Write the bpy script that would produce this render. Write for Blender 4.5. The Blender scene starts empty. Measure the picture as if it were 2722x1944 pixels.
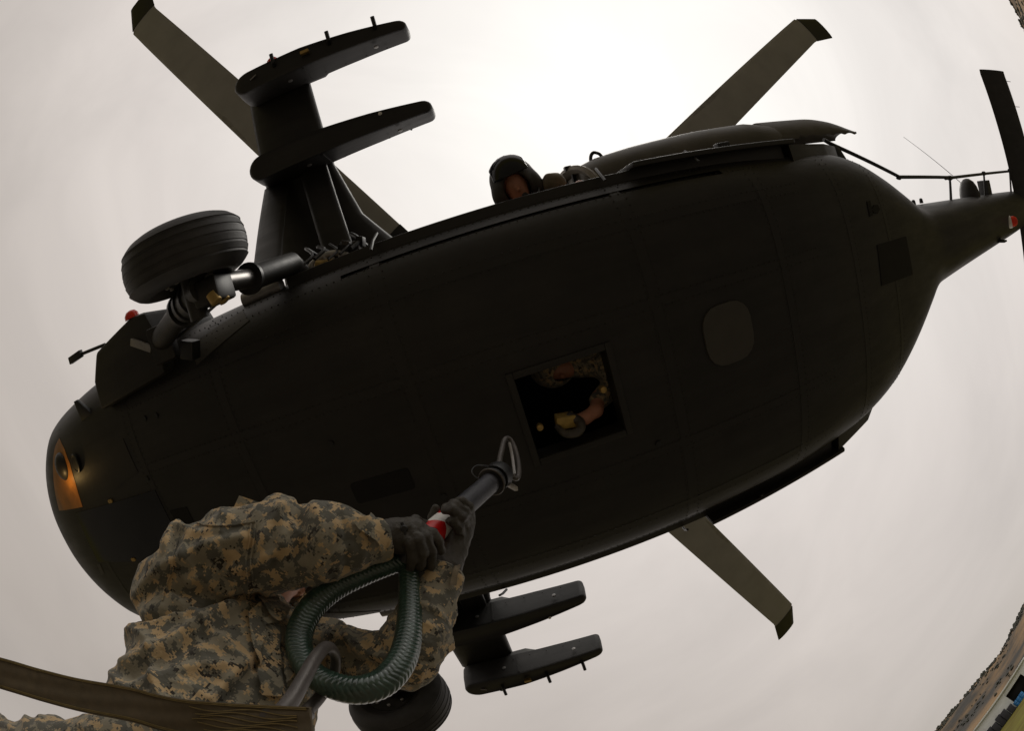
import bpy, bmesh, math, random
import numpy as np
from mathutils import Matrix, Vector
R = math.radians
rng = np.random.default_rng(7)
random.seed(7)
scene = bpy.context.scene
col = scene.collection

# ------------------------------------------------------------------ camera (full-frame fisheye lens looking up)
CAMZ = 2.42
CAM = np.array([0.0, 0.0, CAMZ])
ROWS = np.array([[0.939568, 0.298129, -0.168317], [0.321198, -0.937774, 0.131955], [0.118503, 0.178044, 0.976861]])
FPX = 1260.654          # focal length in pixels of a 2722 pixel wide picture
cd = bpy.data.cameras.new('camera')
cam = bpy.data.objects.new('camera', cd)
col.objects.link(cam)
cd.type = 'PANO'
cd.sensor_width = 36.0
cd.sensor_fit = 'HORIZONTAL'
pano = cd if hasattr(cd, 'panorama_type') else cd.cycles
pano.panorama_type = 'FISHEYE_EQUISOLID'
pano.fisheye_lens = 36.0 * FPX / 2722.0
pano.fisheye_fov = R(220)
cd.clip_start = 0.02
cd.clip_end = 6000
cam.matrix_world = Matrix(((ROWS[0][0], ROWS[1][0], -ROWS[2][0], CAM[0]), (ROWS[0][1], ROWS[1][1], -ROWS[2][1], CAM[1]),
                           (ROWS[0][2], ROWS[1][2], -ROWS[2][2], CAM[2]), (0, 0, 0, 1)))
scene.camera = cam
scene.render.resolution_x, scene.render.resolution_y = 1024, 732
scene.render.engine = 'CYCLES'
vs = scene.view_settings
vs.view_transform = 'Standard'
vs.look = 'None'
vs.exposure = 0.0
vs.gamma = 1.0
scene.cycles.use_denoising = True
scene.cycles.max_bounces = 8

# ------------------------------------------------------------------ sky: overcast, sun behind thin cloud
SUN = np.array([0.476, -0.302, 0.826])
SUN /= np.linalg.norm(SUN)
w = bpy.data.worlds.new('World')
scene.world = w
w.use_nodes = True
nt = w.node_tree
nt.nodes.clear()
N = nt.nodes.new
L = nt.links.new
out = N('ShaderNodeOutputWorld')
bg = N('ShaderNodeBackground')
L(bg.outputs[0], out.inputs[0])
sky = N('ShaderNodeTexSky')
sky.sky_type = 'NISHITA'
sky.sun_disc = False
sky.sun_elevation = math.asin(SUN[2])
sky.sun_rotation = math.atan2(SUN[0], SUN[1])
skm = N('ShaderNodeVectorMath'); skm.operation = 'SCALE'; skm.inputs['Scale'].default_value = 0.10
L(sky.outputs[0], skm.inputs[0])
tc = N('ShaderNodeTexCoord')
dot = N('ShaderNodeVectorMath'); dot.operation = 'DOT_PRODUCT'; dot.inputs[1].default_value = SUN
L(tc.outputs['Generated'], dot.inputs[0])
ac = N('ShaderNodeMath'); ac.operation = 'ARCCOSINE'; L(dot.outputs['Value'], ac.inputs[0])
ramp = N('ShaderNodeValToRGB')
mr = N('ShaderNodeMapRange'); mr.inputs['From Max'].default_value = math.pi; L(ac.outputs[0], mr.inputs['Value'])
L(mr.outputs[0], ramp.inputs[0])
els = ramp.color_ramp.elements
stops = [(0.0, (1.14, 1.10, 1.05)), (0.09, (1.05, 1.01, 0.955)), (0.18, (0.92, 0.865, 0.81)), (0.30, (0.76, 0.695, 0.645)), (0.42, (0.61, 0.55, 0.50)), (0.54, (0.48, 0.425, 0.375)), (1.0, (0.42, 0.37, 0.325))]
while len(els) < len(stops):
    els.new(0.5)
for e, (pos, c) in zip(els, stops):
    e.position = pos
    e.color = (*c, 1)
mp = N('ShaderNodeMapping'); mp.inputs['Scale'].default_value = (1, 1, 2.2); L(tc.outputs['Generated'], mp.inputs[0])
nz = N('ShaderNodeTexNoise'); nz.inputs['Scale'].default_value = 1.7; nz.inputs['Detail'].default_value = 5; nz.inputs['Roughness'].default_value = 0.55; nz.inputs['Distortion'].default_value = 0.7
L(mp.outputs[0], nz.inputs['Vector'])
cm = N('ShaderNodeMapRange'); cm.inputs['From Min'].default_value = 0.25; cm.inputs['From Max'].default_value = 0.75; cm.inputs['To Min'].default_value = 0.89; cm.inputs['To Max'].default_value = 1.09
L(nz.outputs['Fac'], cm.inputs['Value'])
cl = N('ShaderNodeVectorMath'); cl.operation = 'SCALE'; L(ramp.outputs[0], cl.inputs[0]); L(cm.outputs[0], cl.inputs['Scale'])
mx = N('ShaderNodeMix'); mx.data_type = 'RGBA'; mx.inputs[0].default_value = 0.94
L(skm.outputs[0], mx.inputs[6]); L(cl.outputs[0], mx.inputs[7])
L(mx.outputs[2], bg.inputs['Color'])
bg.inputs['Strength'].default_value = 1.0
sd = bpy.data.lights.new('sun', 'SUN')
sd.energy = 0.8
sd.angle = R(20)
sd.color = (1.0, 0.95, 0.87)
sun = bpy.data.objects.new('sun', sd)
col.objects.link(sun)
sun.rotation_euler = Vector(SUN).to_track_quat('Z', 'Y').to_euler()
sun.location = (0, 0, 60)

# ------------------------------------------------------------------ frames: pixel ray -> point; H = helicopter axes (x aft, y starboard, z up)
RW = np.array([[0.995957, 0.0, 0.089829], [0.002034, 0.999744, -0.022555], [-0.089806, 0.022647, 0.995702]])
HC = np.array([-0.289036, -0.815032, -2.373267])     # the camera in helicopter axes
HM = Matrix.Translation(Vector(RW @ (-HC) + CAM)) @ Matrix([list(r) for r in RW]).to_4x4()
def ray(px, py):
    u = np.array([px - 1361.0, 972.0 - py]); r = max(np.hypot(*u), 1e-6); th = 2 * math.asin(r / (2 * FPX))
    return ROWS.T @ np.array([math.sin(th) * u[0] / r, math.sin(th) * u[1] / r, math.cos(th)])
def at(px, py, d):
    return CAM + ray(px, py) * d
def hz(px, py, z):
    d = RW.T @ ray(px, py); return HC + d * (z - HC[2]) / d[2]
def hy(px, py, y):
    d = RW.T @ ray(px, py); return HC + d * (y - HC[1]) / d[1]

# ------------------------------------------------------------------ helpers
def tag(o, label=None, cat=None, group=None, kind=None):
    for k, v in (('label', label), ('category', cat), ('group', group), ('kind', kind)):
        if v:
            o[k] = v
    return o
def empty(name, mat=None, parent=None):
    o = bpy.data.objects.new(name, None)
    o.empty_display_size = 0.1
    col.objects.link(o)
    if parent:
        o.parent = parent
    if mat is not None:
        o.matrix_world = mat if isinstance(mat, Matrix) else Matrix.Translation(Vector(mat))
    return o
def nrm(v):
    v = np.asarray(v, float); return v / max(np.linalg.norm(v), 1e-9)
def frame(t):
    t = nrm(t); a = np.array([0, 0, 1.0]) if abs(t[2]) < 0.9 else np.array([1.0, 0, 0])
    u = nrm(np.cross(a, t)); return u, np.cross(t, u)
def spline(pts, n):
    """Catmull-Rom through rows of pts (any width), n samples."""
    P = np.asarray(pts, float); P = np.vstack([2 * P[0] - P[1], P, 2 * P[-1] - P[-2]])
    m = len(P) - 3; t = np.linspace(0, m, n); i = np.minimum(t.astype(int), m - 1); f = (t - i)[:, None]
    a, b, c, d = P[i], P[i + 1], P[i + 2], P[i + 3]
    return 0.5 * (2 * b + (c - a) * f + (2 * a - 5 * b + 4 * c - d) * f ** 2 + (3 * b - a - 3 * c + d) * f ** 3)
class MB:
    def __init__(s):
        s.v, s.f, s.uv = [], [], None
    def add(s, v, f):
        o = len(s.v); s.v += [tuple(map(float, x)) for x in v]; s.f += [tuple(int(i) + o for i in q) for q in f]; return s
    def box(s, a, b):
        (x0, y0, z0), (x1, y1, z1) = a, b
        return s.add([(x0, y0, z0), (x1, y0, z0), (x1, y1, z0), (x0, y1, z0), (x0, y0, z1), (x1, y0, z1), (x1, y1, z1), (x0, y1, z1)],
                     [(3, 2, 1, 0), (4, 5, 6, 7), (0, 1, 5, 4), (1, 2, 6, 5), (2, 3, 7, 6), (3, 0, 4, 7)])
    def obox(s, c, ax, ay, az):
        """box at c with half-axis vectors"""
        c, ax, ay, az = (np.asarray(q, float) for q in (c, ax, ay, az))
        v = [c + i * ax + j * ay + k * az for k in (-1, 1) for i, j in ((-1, -1), (1, -1), (1, 1), (-1, 1))]
        return s.add(v, [(3, 2, 1, 0), (4, 5, 6, 7), (0, 1, 5, 4), (1, 2, 6, 5), (2, 3, 7, 6), (3, 0, 4, 7)])
    def tube(s, path, r, n=12, cap=True, closed=False, flat=1.0, up=None):
        P = np.asarray(path, float); m = len(P); r = np.broadcast_to(np.asarray(r, float), (m,))
        T = np.gradient(P, axis=0)
        if closed:
            T = np.roll(P, -1, 0) - np.roll(P, 1, 0)
        u, _ = frame(T[0])
        if up is not None:
            u = np.asarray(up, float)
        vs_ = []
        for i in range(m):
            t = nrm(T[i]); u = nrm(u - t * (u @ t)); vv = np.cross(t, u)
            for k in range(n):
                a = 2 * math.pi * k / n
                vs_.append(P[i] + r[i] * (math.cos(a) * u + flat * math.sin(a) * vv))
        fs = []
        for i in range(m if closed else m - 1):
            j = (i + 1) % m
            for k in range(n):
                l = (k + 1) % n; fs.append((i * n + k, i * n + l, j * n + l, j * n + k))
        if cap and not closed:
            fs.append(tuple(range(n))[::-1]); fs.append(tuple((m - 1) * n + k for k in range(n)))
        return s.add(vs_, fs)
    def lathe(s, c, axis, prof, n=40):
        """prof rows (along, radius) about axis through c"""
        t = nrm(axis); u, v = frame(t); c = np.asarray(c, float); m = len(prof)
        vs_ = [c + t * a + r * (math.cos(2 * math.pi * k / n) * u + math.sin(2 * math.pi * k / n) * v) for a, r in prof for k in range(n)]
        fs = [(i * n + k, i * n + (k + 1) % n, (i + 1) * n + (k + 1) % n, (i + 1) * n + k) for i in range(m - 1) for k in range(n)]
        fs.append(tuple(range(n))[::-1]); fs.append(tuple((m - 1) * n + k for k in range(n)))
        return s.add(vs_, fs)
    def prism(s, poly, z0, z1, axis=2, taper=1.0):
        """poly in the plane across axis, swept from z0 to z1; far end scaled by taper"""
        P = np.asarray(poly, float); n = len(P); c = P.mean(0); Q = c + (P - c) * taper
        def lift(p, z):
            return {2: (p[0], p[1], z), 1: (p[0], z, p[1]), 0: (z, p[0], p[1])}[axis]
        vs_ = [lift(p, z0) for p in P] + [lift(p, z1) for p in Q]
        fs = [(i, (i + 1) % n, n + (i + 1) % n, n + i) for i in range(n)] + [tuple(range(n))[::-1], tuple(range(n, 2 * n))]
        return s.add(vs_, fs)
    def loft(s, rings, cap=True):
        m, n = len(rings), len(rings[0])
        vs_ = [p for r in rings for p in r]
        fs = [(i * n + k, i * n + (k + 1) % n, (i + 1) * n + (k + 1) % n, (i + 1) * n + k) for i in range(m - 1) for k in range(n)]
        if cap:
            fs.append(tuple(range(n))[::-1]); fs.append(tuple((m - 1) * n + k for k in range(n)))
        return s.add(vs_, fs)
    def build(s, name, mat, parent=None, smooth=40, bevel=0, origin=None, sub=0):
        me = bpy.data.meshes.new(name)
        v = np.array(s.v, float)
        if origin is not None:
            v = v - np.asarray(origin, float)
        me.from_pydata(v.tolist(), [], s.f)
        bm = bmesh.new(); bm.from_mesh(me); bmesh.ops.recalc_face_normals(bm, faces=bm.faces)
        if bevel:
            ed = [e for e in bm.edges if len(e.link_faces) == 2 and e.calc_face_angle(0) > R(35)]
            bmesh.ops.bevel(bm, geom=ed, offset=bevel, segments=2, profile=0.5, affect='EDGES', clamp_overlap=True)
        bm.to_mesh(me); bm.free()
        return finish(name, me, mat, parent, smooth, origin, sub)
def finish(name, me, mat, parent=None, smooth=40, origin=None, sub=0):
    if smooth:
        me.polygons.foreach_set('use_smooth', [True] * len(me.polygons))
        if smooth < 180:
            me.set_sharp_from_angle(angle=R(smooth))
    if mat:
        me.materials.append(mat)
    o = bpy.data.objects.new(name, me)
    col.objects.link(o)
    if parent:
        o.parent = parent
    elif origin is not None:
        o.location = Vector(origin)
    if sub:
        m = o.modifiers.new('sub', 'SUBSURF'); m.levels = m.render_levels = sub
    return o
def copy_tree(o, parent=None):
    c = o.copy(); col.objects.link(c)
    if parent:
        c.parent = parent
    for ch in o.children:
        copy_tree(ch, c)
    return c

# ---- noise and implicit surfaces in numpy
def _h(i, j, k, s):
    n = (i.astype(np.int64) * 374761393 + j.astype(np.int64) * 668265263 + k.astype(np.int64) * 2147483647 + s * 974711) & 0xffffffff
    n = ((n ^ (n >> 13)) * 1274126177) & 0xffffffff
    return ((n ^ (n >> 16)) & 0xffff) / 65535.0
def vnoise(P, s=0):
    P = np.asarray(P, float); i = np.floor(P); f = P - i; f = f * f * f * (f * (f * 6 - 15) + 10); i = i.astype(np.int64)
    x, y, z = i[..., 0], i[..., 1], i[..., 2]; r = 0
    for a in (0, 1):
        for b in (0, 1):
            for c in (0, 1):
                r = r + _h(x + a, y + b, z + c, s) * (f[..., 0] if a else 1 - f[..., 0]) * (f[..., 1] if b else 1 - f[..., 1]) * (f[..., 2] if c else 1 - f[..., 2])
    return r
def ridge(P, s=0):
    return 1 - np.abs(2 * vnoise(P, s) - 1)
def cap(P, a, b, ra, rb):
    a, b = np.asarray(a, float), np.asarray(b, float); ab = b - a
    t = np.clip(((P - a) @ ab) / (ab @ ab + 1e-12), 0, 1)
    return np.linalg.norm(P - a - t[..., None] * ab, axis=-1) - (ra + (rb - ra) * t)
def chain(P, pts, k=0.02):
    """pts rows x,y,z,r"""
    d = None
    for a, b in zip(pts[:-1], pts[1:]):
        c = cap(P, a[:3], b[:3], a[3], b[3]); d = c if d is None else smin(d, c, k)
    return d
def smin(a, b, k):
    h = np.clip(0.5 + 0.5 * (b - a) / k, 0, 1); return b + (a - b) * h - k * h * (1 - h)
def ell(P, c, r, B=None):
    q = P - np.asarray(c, float)
    if B is not None:
        q = q @ np.asarray(B, float).T
    r = np.asarray(r, float); k0 = np.linalg.norm(q / r, axis=-1); k1 = np.linalg.norm(q / (r * r), axis=-1)
    return k0 * (k0 - 1) / np.maximum(k1, 1e-9)
def surfnet(fn, lo, hi, h):
    lo, hi = np.asarray(lo, float), np.asarray(hi, float); n = np.ceil((hi - lo) / h).astype(int) + 1
    ax = [lo[i] + h * np.arange(n[i]) for i in range(3)]
    bs = 10; F = np.empty(n); nbk = -(-n // bs)
    cc = [lo[i] + h * (np.arange(nbk[i]) * bs + (bs - 1) / 2) for i in range(3)]
    D0 = fn(np.stack(np.meshgrid(*cc, indexing='ij'), -1)); far = np.abs(D0) > bs * h * 1.25
    for i in range(nbk[0]):
        for j in range(nbk[1]):
            for k in range(nbk[2]):
                s_ = (slice(i * bs, (i + 1) * bs), slice(j * bs, (j + 1) * bs), slice(k * bs, (k + 1) * bs))
                F[s_] = D0[i, j, k] if far[i, j, k] else fn(np.stack(np.meshgrid(ax[0][s_[0]], ax[1][s_[1]], ax[2][s_[2]], indexing='ij'), -1))
    S = F < 0
    c = sum(S[a:n[0] - 1 + a, b:n[1] - 1 + b, d:n[2] - 1 + d].astype(int) for a in (0, 1) for b in (0, 1) for d in (0, 1))
    act = (c > 0) & (c < 8); idx = -np.ones(act.shape, int); cells = np.argwhere(act); idx[act] = np.arange(len(cells))
    acc = np.zeros((len(cells), 3)); cnt = np.zeros(len(cells)); cor = [(a, b, d) for a in (0, 1) for b in (0, 1) for d in (0, 1)]
    for p in cor:
        for ax_ in range(3):
            if p[ax_]:
                continue
            q = list(p); q[ax_] = 1
            A = F[cells[:, 0] + p[0], cells[:, 1] + p[1], cells[:, 2] + p[2]]; B = F[cells[:, 0] + q[0], cells[:, 1] + q[1], cells[:, 2] + q[2]]
            m = (A < 0) != (B < 0); t = np.where(m, A / np.where(m, A - B, 1), 0)
            pt = np.repeat(np.array([p], float), len(cells), 0); pt[:, ax_] += t; acc[m] += pt[m]; cnt[m] += 1
    V = lo + h * (cells + acc / cnt[:, None]); quads = []
    for a in range(3):
        b, d = (a + 1) % 3, (a + 2) % 3
        sl0 = [slice(None)] * 3; sl1 = [slice(None)] * 3; sl0[a] = slice(0, -1); sl1[a] = slice(1, None)
        e = np.argwhere(S[tuple(sl0)] != S[tuple(sl1)]); e = e[(e[:, b] > 0) & (e[:, d] > 0) & (e[:, b] < n[b] - 1) & (e[:, d] < n[d] - 1)]
        def g(db, dd):
            q = e.copy(); q[:, b] -= db; q[:, d] -= dd; return idx[q[:, 0], q[:, 1], q[:, 2]]
        Q = np.stack([g(1, 1), g(0, 1), g(0, 0), g(1, 0)], 1); fl = S[e[:, 0], e[:, 1], e[:, 2]]; Q[~fl] = Q[~fl][:, ::-1]; quads.append(Q)
    return V, np.vstack(quads)
def normals(V, Q):
    n = np.cross(V[Q[:, 2]] - V[Q[:, 0]], V[Q[:, 3]] - V[Q[:, 1]]); N_ = np.zeros_like(V)
    for k in range(4):
        np.add.at(N_, Q[:, k], n)
    return N_ / np.maximum(np.linalg.norm(N_, axis=1, keepdims=True), 1e-9)
def relax(V, Q, it=2):
    for _ in range(it):
        A = np.zeros_like(V); c = np.zeros(len(V))
        for k in range(4):
            for j in (1, 3):
                np.add.at(A, Q[:, k], V[Q[:, (k + j) % 4]]); np.add.at(c, Q[:, k], 1)
        V = 0.5 * V + 0.5 * A / np.maximum(c, 1)[:, None]
    return V
def sdf_obj(name, fn, lo, hi, h, mat, parent=None, disp=None, origin=None, it=2):
    V, Q = surfnet(fn, lo, hi, h); V = relax(V, Q, it)
    if disp is not None:
        V = V + normals(V, Q) * disp(V)[:, None]
        V = relax(V, Q, 1)
    if origin is not None:
        V = V - np.asarray(origin, float)
    me = bpy.data.meshes.new(name); me.from_pydata(V.tolist(), [], Q.tolist())
    return finish(name, me, mat, parent, 180, origin)

# ---- materials
def mat(name, base, rough=0.6, metal=0.0, var=0.25, scale=6.0, bump=0.0, bscale=60.0, spec=0.5, coat=0.0, second=None, sdetail=6):
    m = bpy.data.materials.new(name); m.use_nodes = True; t = m.node_tree; b = t.nodes['Principled BSDF']
    b.inputs['Roughness'].default_value = rough; b.inputs['Metallic'].default_value = metal; b.inputs['Specular IOR Level'].default_value = spec
    b.inputs['Coat Weight'].default_value = coat; b.inputs['Coat Roughness'].default_value = 0.15
    c = t.nodes.new('ShaderNodeTexCoord')
    n = t.nodes.new('ShaderNodeTexNoise'); n.inputs['Scale'].default_value = scale; n.inputs['Detail'].default_value = sdetail; n.inputs['Roughness'].default_value = 0.6
    t.links.new(c.outputs['Object'], n.inputs['Vector'])
    r = t.nodes.new('ShaderNodeValToRGB'); r.color_ramp.elements[0].position = 0.3; r.color_ramp.elements[1].position = 0.7
    lo = [x * (1 - var) for x in base]; hi = [min(1, x * (1 + var)) for x in (second or base)]
    r.color_ramp.elements[0].color = (*lo, 1); r.color_ramp.elements[1].color = (*hi, 1)
    t.links.new(n.outputs['Fac'], r.inputs[0]); t.links.new(r.outputs[0], b.inputs['Base Color'])
    rr = t.nodes.new('ShaderNodeMapRange'); rr.inputs['To Min'].default_value = max(0.03, rough - 0.12); rr.inputs['To Max'].default_value = min(1, rough + 0.12)
    t.links.new(n.outputs['Fac'], rr.inputs['Value']); t.links.new(rr.outputs[0], b.inputs['Roughness'])
    if bump:
        n2 = t.nodes.new('ShaderNodeTexNoise'); n2.inputs['Scale'].default_value = bscale; n2.inputs['Detail'].default_value = 4
        t.links.new(c.outputs['Object'], n2.inputs['Vector'])
        bp = t.nodes.new('ShaderNodeBump'); bp.inputs['Strength'].default_value = bump; bp.inputs['Distance'].default_value = 0.01
        t.links.new(n2.outputs['Fac'], bp.inputs['Height']); t.links.new(bp.outputs[0], b.inputs['Normal'])
    return m
M = {}
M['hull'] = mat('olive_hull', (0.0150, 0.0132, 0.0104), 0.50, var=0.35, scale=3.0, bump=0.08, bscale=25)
def streaks(m, amt=0.20):
    t = m.node_tree; b = t.nodes['Principled BSDF']; c = t.nodes['Texture Coordinate']; mp_ = t.nodes.new('ShaderNodeMapping'); mp_.inputs['Scale'].default_value = (0.35, 3.2, 3.2)
    n = t.nodes.new('ShaderNodeTexNoise'); n.inputs['Scale'].default_value = 2.4; n.inputs['Detail'].default_value = 7; n.inputs['Roughness'].default_value = 0.65
    t.links.new(c.outputs['Object'], mp_.inputs[0]); t.links.new(mp_.outputs[0], n.inputs['Vector'])
    r = t.nodes.new('ShaderNodeMapRange'); r.inputs['From Min'].default_value = 0.35; r.inputs['From Max'].default_value = 0.7; r.inputs['To Min'].default_value = 1 - amt; r.inputs['To Max'].default_value = 1 + amt; t.links.new(n.outputs['Fac'], r.inputs['Value'])
    s_ = t.nodes.new('ShaderNodeVectorMath'); s_.operation = 'SCALE'; t.links.new(t.nodes['Color Ramp'].outputs[0], s_.inputs[0]); t.links.new(r.outputs[0], s_.inputs['Scale']); t.links.new(s_.outputs[0], b.inputs['Base Color'])
    r2 = t.nodes.new('ShaderNodeMapRange'); r2.inputs['From Min'].default_value = 0.35; r2.inputs['From Max'].default_value = 0.7; r2.inputs['To Min'].default_value = 0.58; r2.inputs['To Max'].default_value = 0.46; t.links.new(n.outputs['Fac'], r2.inputs['Value']); t.links.new(r2.outputs[0], b.inputs['Roughness'])
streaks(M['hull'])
M['hull2'] = mat('olive_panel', (0.0150, 0.0132, 0.0104), 0.5, var=0.25, scale=5.0)
M['faded_lit'] = mat('faded_sky_lit_olive', (0.075, 0.066, 0.052), 0.55, var=0.3, scale=4, bump=0.08, bscale=25)  # lighter copy of the hull olive: weathering plus painted-in sky light
M['faded_lit2'] = mat('worn_intake_lip', (0.20, 0.175, 0.14), 0.5, var=0.3, scale=12)
M['darkpanel'] = mat('dark_panel', (0.010, 0.009, 0.008), 0.7, var=0.3, spec=0.3)
M['palepatch'] = mat('pale_antenna_cover', (0.060, 0.055, 0.045), 0.6, var=0.12, scale=9)
M['glass'] = mat('dark_glass', (0.008, 0.009, 0.01), 0.12, var=0.1, spec=0.35)
M['black'] = mat('black_paint', (0.012, 0.012, 0.012), 0.45, var=0.2)
M['rubber'] = mat('tyre_rubber', (0.024, 0.022, 0.021), 0.6, var=0.6, scale=9, bump=0.1, bscale=90)
M['steel'] = mat('bare_steel', (0.22, 0.21, 0.20), 0.38, metal=1.0, var=0.1)
M['greymetal'] = mat('grey_metal', (0.30, 0.29, 0.28), 0.45, metal=0.6, var=0.2, scale=20)
M['palemetal'] = mat('pale_metal', (0.55, 0.53, 0.52), 0.5, metal=0.3, var=0.15, scale=20)
M['gunmetal'] = mat('worn_gunmetal', (0.085, 0.075, 0.068), 0.45, metal=0.35, var=0.3, scale=25, bump=0.1, bscale=120)
M['brass'] = mat('brass_fitting', (0.45, 0.30, 0.10), 0.4, metal=0.6, var=0.2)
M['redlens'] = mat('red_lens', (0.75, 0.03, 0.008), 0.25, var=0.1)
M['white'] = mat('white_paint', (0.78, 0.76, 0.72), 0.5, var=0.06)
M['red'] = mat('red_tape', (0.62, 0.008, 0.008), 0.4, var=0.06)
M['blade'] = mat('rotor_blade_paint', (0.36, 0.35, 0.34), 0.5, var=0.12, scale=2)
M['glove'] = mat('dark_olive_glove', (0.046, 0.040, 0.030), 0.62, var=0.3, scale=30, bump=0.25, bscale=220)
M['skin'] = mat('skin', (0.52, 0.25, 0.15), 0.5, var=0.12, scale=20)
M['olivecloth'] = mat('olive_cloth', (0.09, 0.08, 0.055), 0.85, var=0.25, scale=20, bump=0.2, bscale=300)
M['tancloth'] = mat('tan_cloth', (0.16, 0.13, 0.085), 0.85, var=0.35, scale=14, bump=0.2, bscale=200)
M['tube'] = mat('dark_blue_grey_tube', (0.035, 0.036, 0.046), 0.45, var=0.45, scale=22, bump=0.12, bscale=90)
M['webbing'] = mat('olive_webbing', (0.088, 0.066, 0.036), 0.8, var=0.2, scale=18)
M['thread'] = mat('gold_thread', (0.20, 0.145, 0.05), 0.7, var=0.25, scale=90)
M['boot'] = mat('tan_boot', (0.23, 0.17, 0.10), 0.8, var=0.2)
M['yellow'] = mat('yellow_paint', (0.50, 0.34, 0.09), 0.5, var=0.2, scale=20)
def camo(name, cell=0.0037, seed=0.0, dark=1.0):
    """three-colour pixel camouflage cloth"""
    m = bpy.data.materials.new(name); m.use_nodes = True; t = m.node_tree; b = t.nodes['Principled BSDF']; n = t.nodes.new; l = t.links.new
    b.inputs['Roughness'].default_value = 0.9; b.inputs['Specular IOR Level'].default_value = 0.2; b.inputs['Sheen Weight'].default_value = 0.15
    c = n('ShaderNodeTexCoord'); ro = n('ShaderNodeMapping'); ro.inputs['Rotation'].default_value = (0.5, 0.35, 0.62); ro.inputs['Location'].default_value = (seed, seed * 1.7, 0)
    l(c.outputs['Object'], ro.inputs[0])
    sn = n('ShaderNodeVectorMath'); sn.operation = 'SNAP'; sn.inputs[1].default_value = (cell,) * 3; l(ro.outputs[0], sn.inputs[0])
    def noise(sc, det, off):
        o = n('ShaderNodeVectorMath'); o.operation = 'ADD'; o.inputs[1].default_value = (off, off * 0.7, off * 1.3); l(sn.outputs[0], o.inputs[0])
        x = n('ShaderNodeTexNoise'); x.inputs['Scale'].default_value = sc; x.inputs['Detail'].default_value = det; x.inputs['Roughness'].default_value = 0.62
        l(o.outputs[0], x.inputs['Vector']); return x.outputs['Fac']
    def step(v, th):
        g = n('ShaderNodeMath'); g.operation = 'GREATER_THAN'; g.inputs[1].default_value = th; l(v, g.inputs[0]); return g.outputs[0]
    def mix(f, a, bb):
        x = n('ShaderNodeMix'); x.data_type = 'RGBA'; l(f, x.inputs[0])
        for s, q in ((6, a), (7, bb)):
            if isinstance(q, tuple):
                x.inputs[s].default_value = (*[k * dark for k in q], 1)
            else:
                l(q, x.inputs[s])
        return x.outputs[2]
    base = mix(step(noise(28, 4, 0), 0.50), (0.255, 0.228, 0.165), (0.118, 0.113, 0.090))
    tan = mix(step(noise(33, 4, 3.3), 0.545), base, (0.47, 0.34, 0.185))
    dk = mix(step(noise(40, 5, 7.1), 0.615), tan, (0.042, 0.037, 0.030))
    fad = n('ShaderNodeTexNoise'); fad.inputs['Scale'].default_value = 7; fad.inputs['Detail'].default_value = 4; l(c.outputs['Object'], fad.inputs['Vector'])
    mr_ = n('ShaderNodeMapRange'); mr_.inputs['To Min'].default_value = 0.78; mr_.inputs['To Max'].default_value = 1.22; l(fad.outputs['Fac'], mr_.inputs['Value'])
    sc = n('ShaderNodeVectorMath'); sc.operation = 'SCALE'; l(dk, sc.inputs[0]); l(mr_.outputs[0], sc.inputs['Scale'])
    l(sc.outputs[0], b.inputs['Base Color'])
    w1 = n('ShaderNodeTexNoise'); w1.inputs['Scale'].default_value = 420; w1.inputs['Detail'].default_value = 2; l(c.outputs['Object'], w1.inputs['Vector'])
    w2 = n('ShaderNodeTexNoise'); w2.inputs['Scale'].default_value = 45; w2.inputs['Detail'].default_value = 5; w2.inputs['Distortion'].default_value = 1.0; l(c.outputs['Object'], w2.inputs['Vector'])
    b1 = n('ShaderNodeBump'); b1.inputs['Strength'].default_value = 0.25; b1.inputs['Distance'].default_value = 0.001; l(w1.outputs['Fac'], b1.inputs['Height'])
    b2 = n('ShaderNodeBump'); b2.inputs['Strength'].default_value = 0.5; b2.inputs['Distance'].default_value = 0.006; l(w2.outputs['Fac'], b2.inputs['Height']); l(b1.outputs[0], b2.inputs['Normal'])
    l(b2.outputs[0], b.inputs['Normal'])
    return m
M['camo'] = camo('pixel_camouflage')
M['camo2'] = camo('pixel_camouflage_trousers', seed=2.3)
def emissive(name, c, s, base=None):
    m = mat(name, base or c, 0.4, var=0.1); b = m.node_tree.nodes['Principled BSDF']
    b.inputs['Emission Color'].default_value = (*c, 1); b.inputs['Emission Strength'].default_value = s; return m
M['amber'] = mat('amber_lens', (0.36, 0.15, 0.03), 0.4, var=0.35, scale=6)

# ================================================================== GROUND, HILLS
def ground_mat():
    m = mat('dry_grass_ground', (0.130, 0.092, 0.022), 0.95, var=0.4, scale=0.35, second=(0.11, 0.105, 0.022), spec=0.08, bump=0.4, bscale=4, sdetail=9); return m
gm = MB()
rad = [0, 1.5, 4, 8, 15, 30, 60, 120, 250, 500, 1200, 4000]
NS = 96
gm.v.append((0, 0, 0))
for r in rad[1:]:
    for k in range(NS):
        a = 2 * math.pi * k / NS; gm.v.append((r * math.cos(a), r * math.sin(a), 0.0))
gm.f += [(0, 1 + k, 1 + (k + 1) % NS) for k in range(NS)]
gm.f += [(1 + i * NS + k, 1 + (i + 1) * NS + k, 1 + (i + 1) * NS + (k + 1) % NS, 1 + i * NS + (k + 1) % NS) for i in range(len(rad) - 2) for k in range(NS)]
tag(gm.build('ground', ground_mat()), kind='structure', label='yellow green mown field reaching to the foot of the hills')
pad = MB(); pa = np.linspace(0, 2 * np.pi, 96, endpoint=False); pr_ = 17 + 5 * (vnoise(np.stack([np.cos(pa) * 2 + 9, np.sin(pa) * 2, 0 * pa], -1), 5) - 0.5)  # added unseen dirt disc, keeps the bounce light from going green
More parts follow.
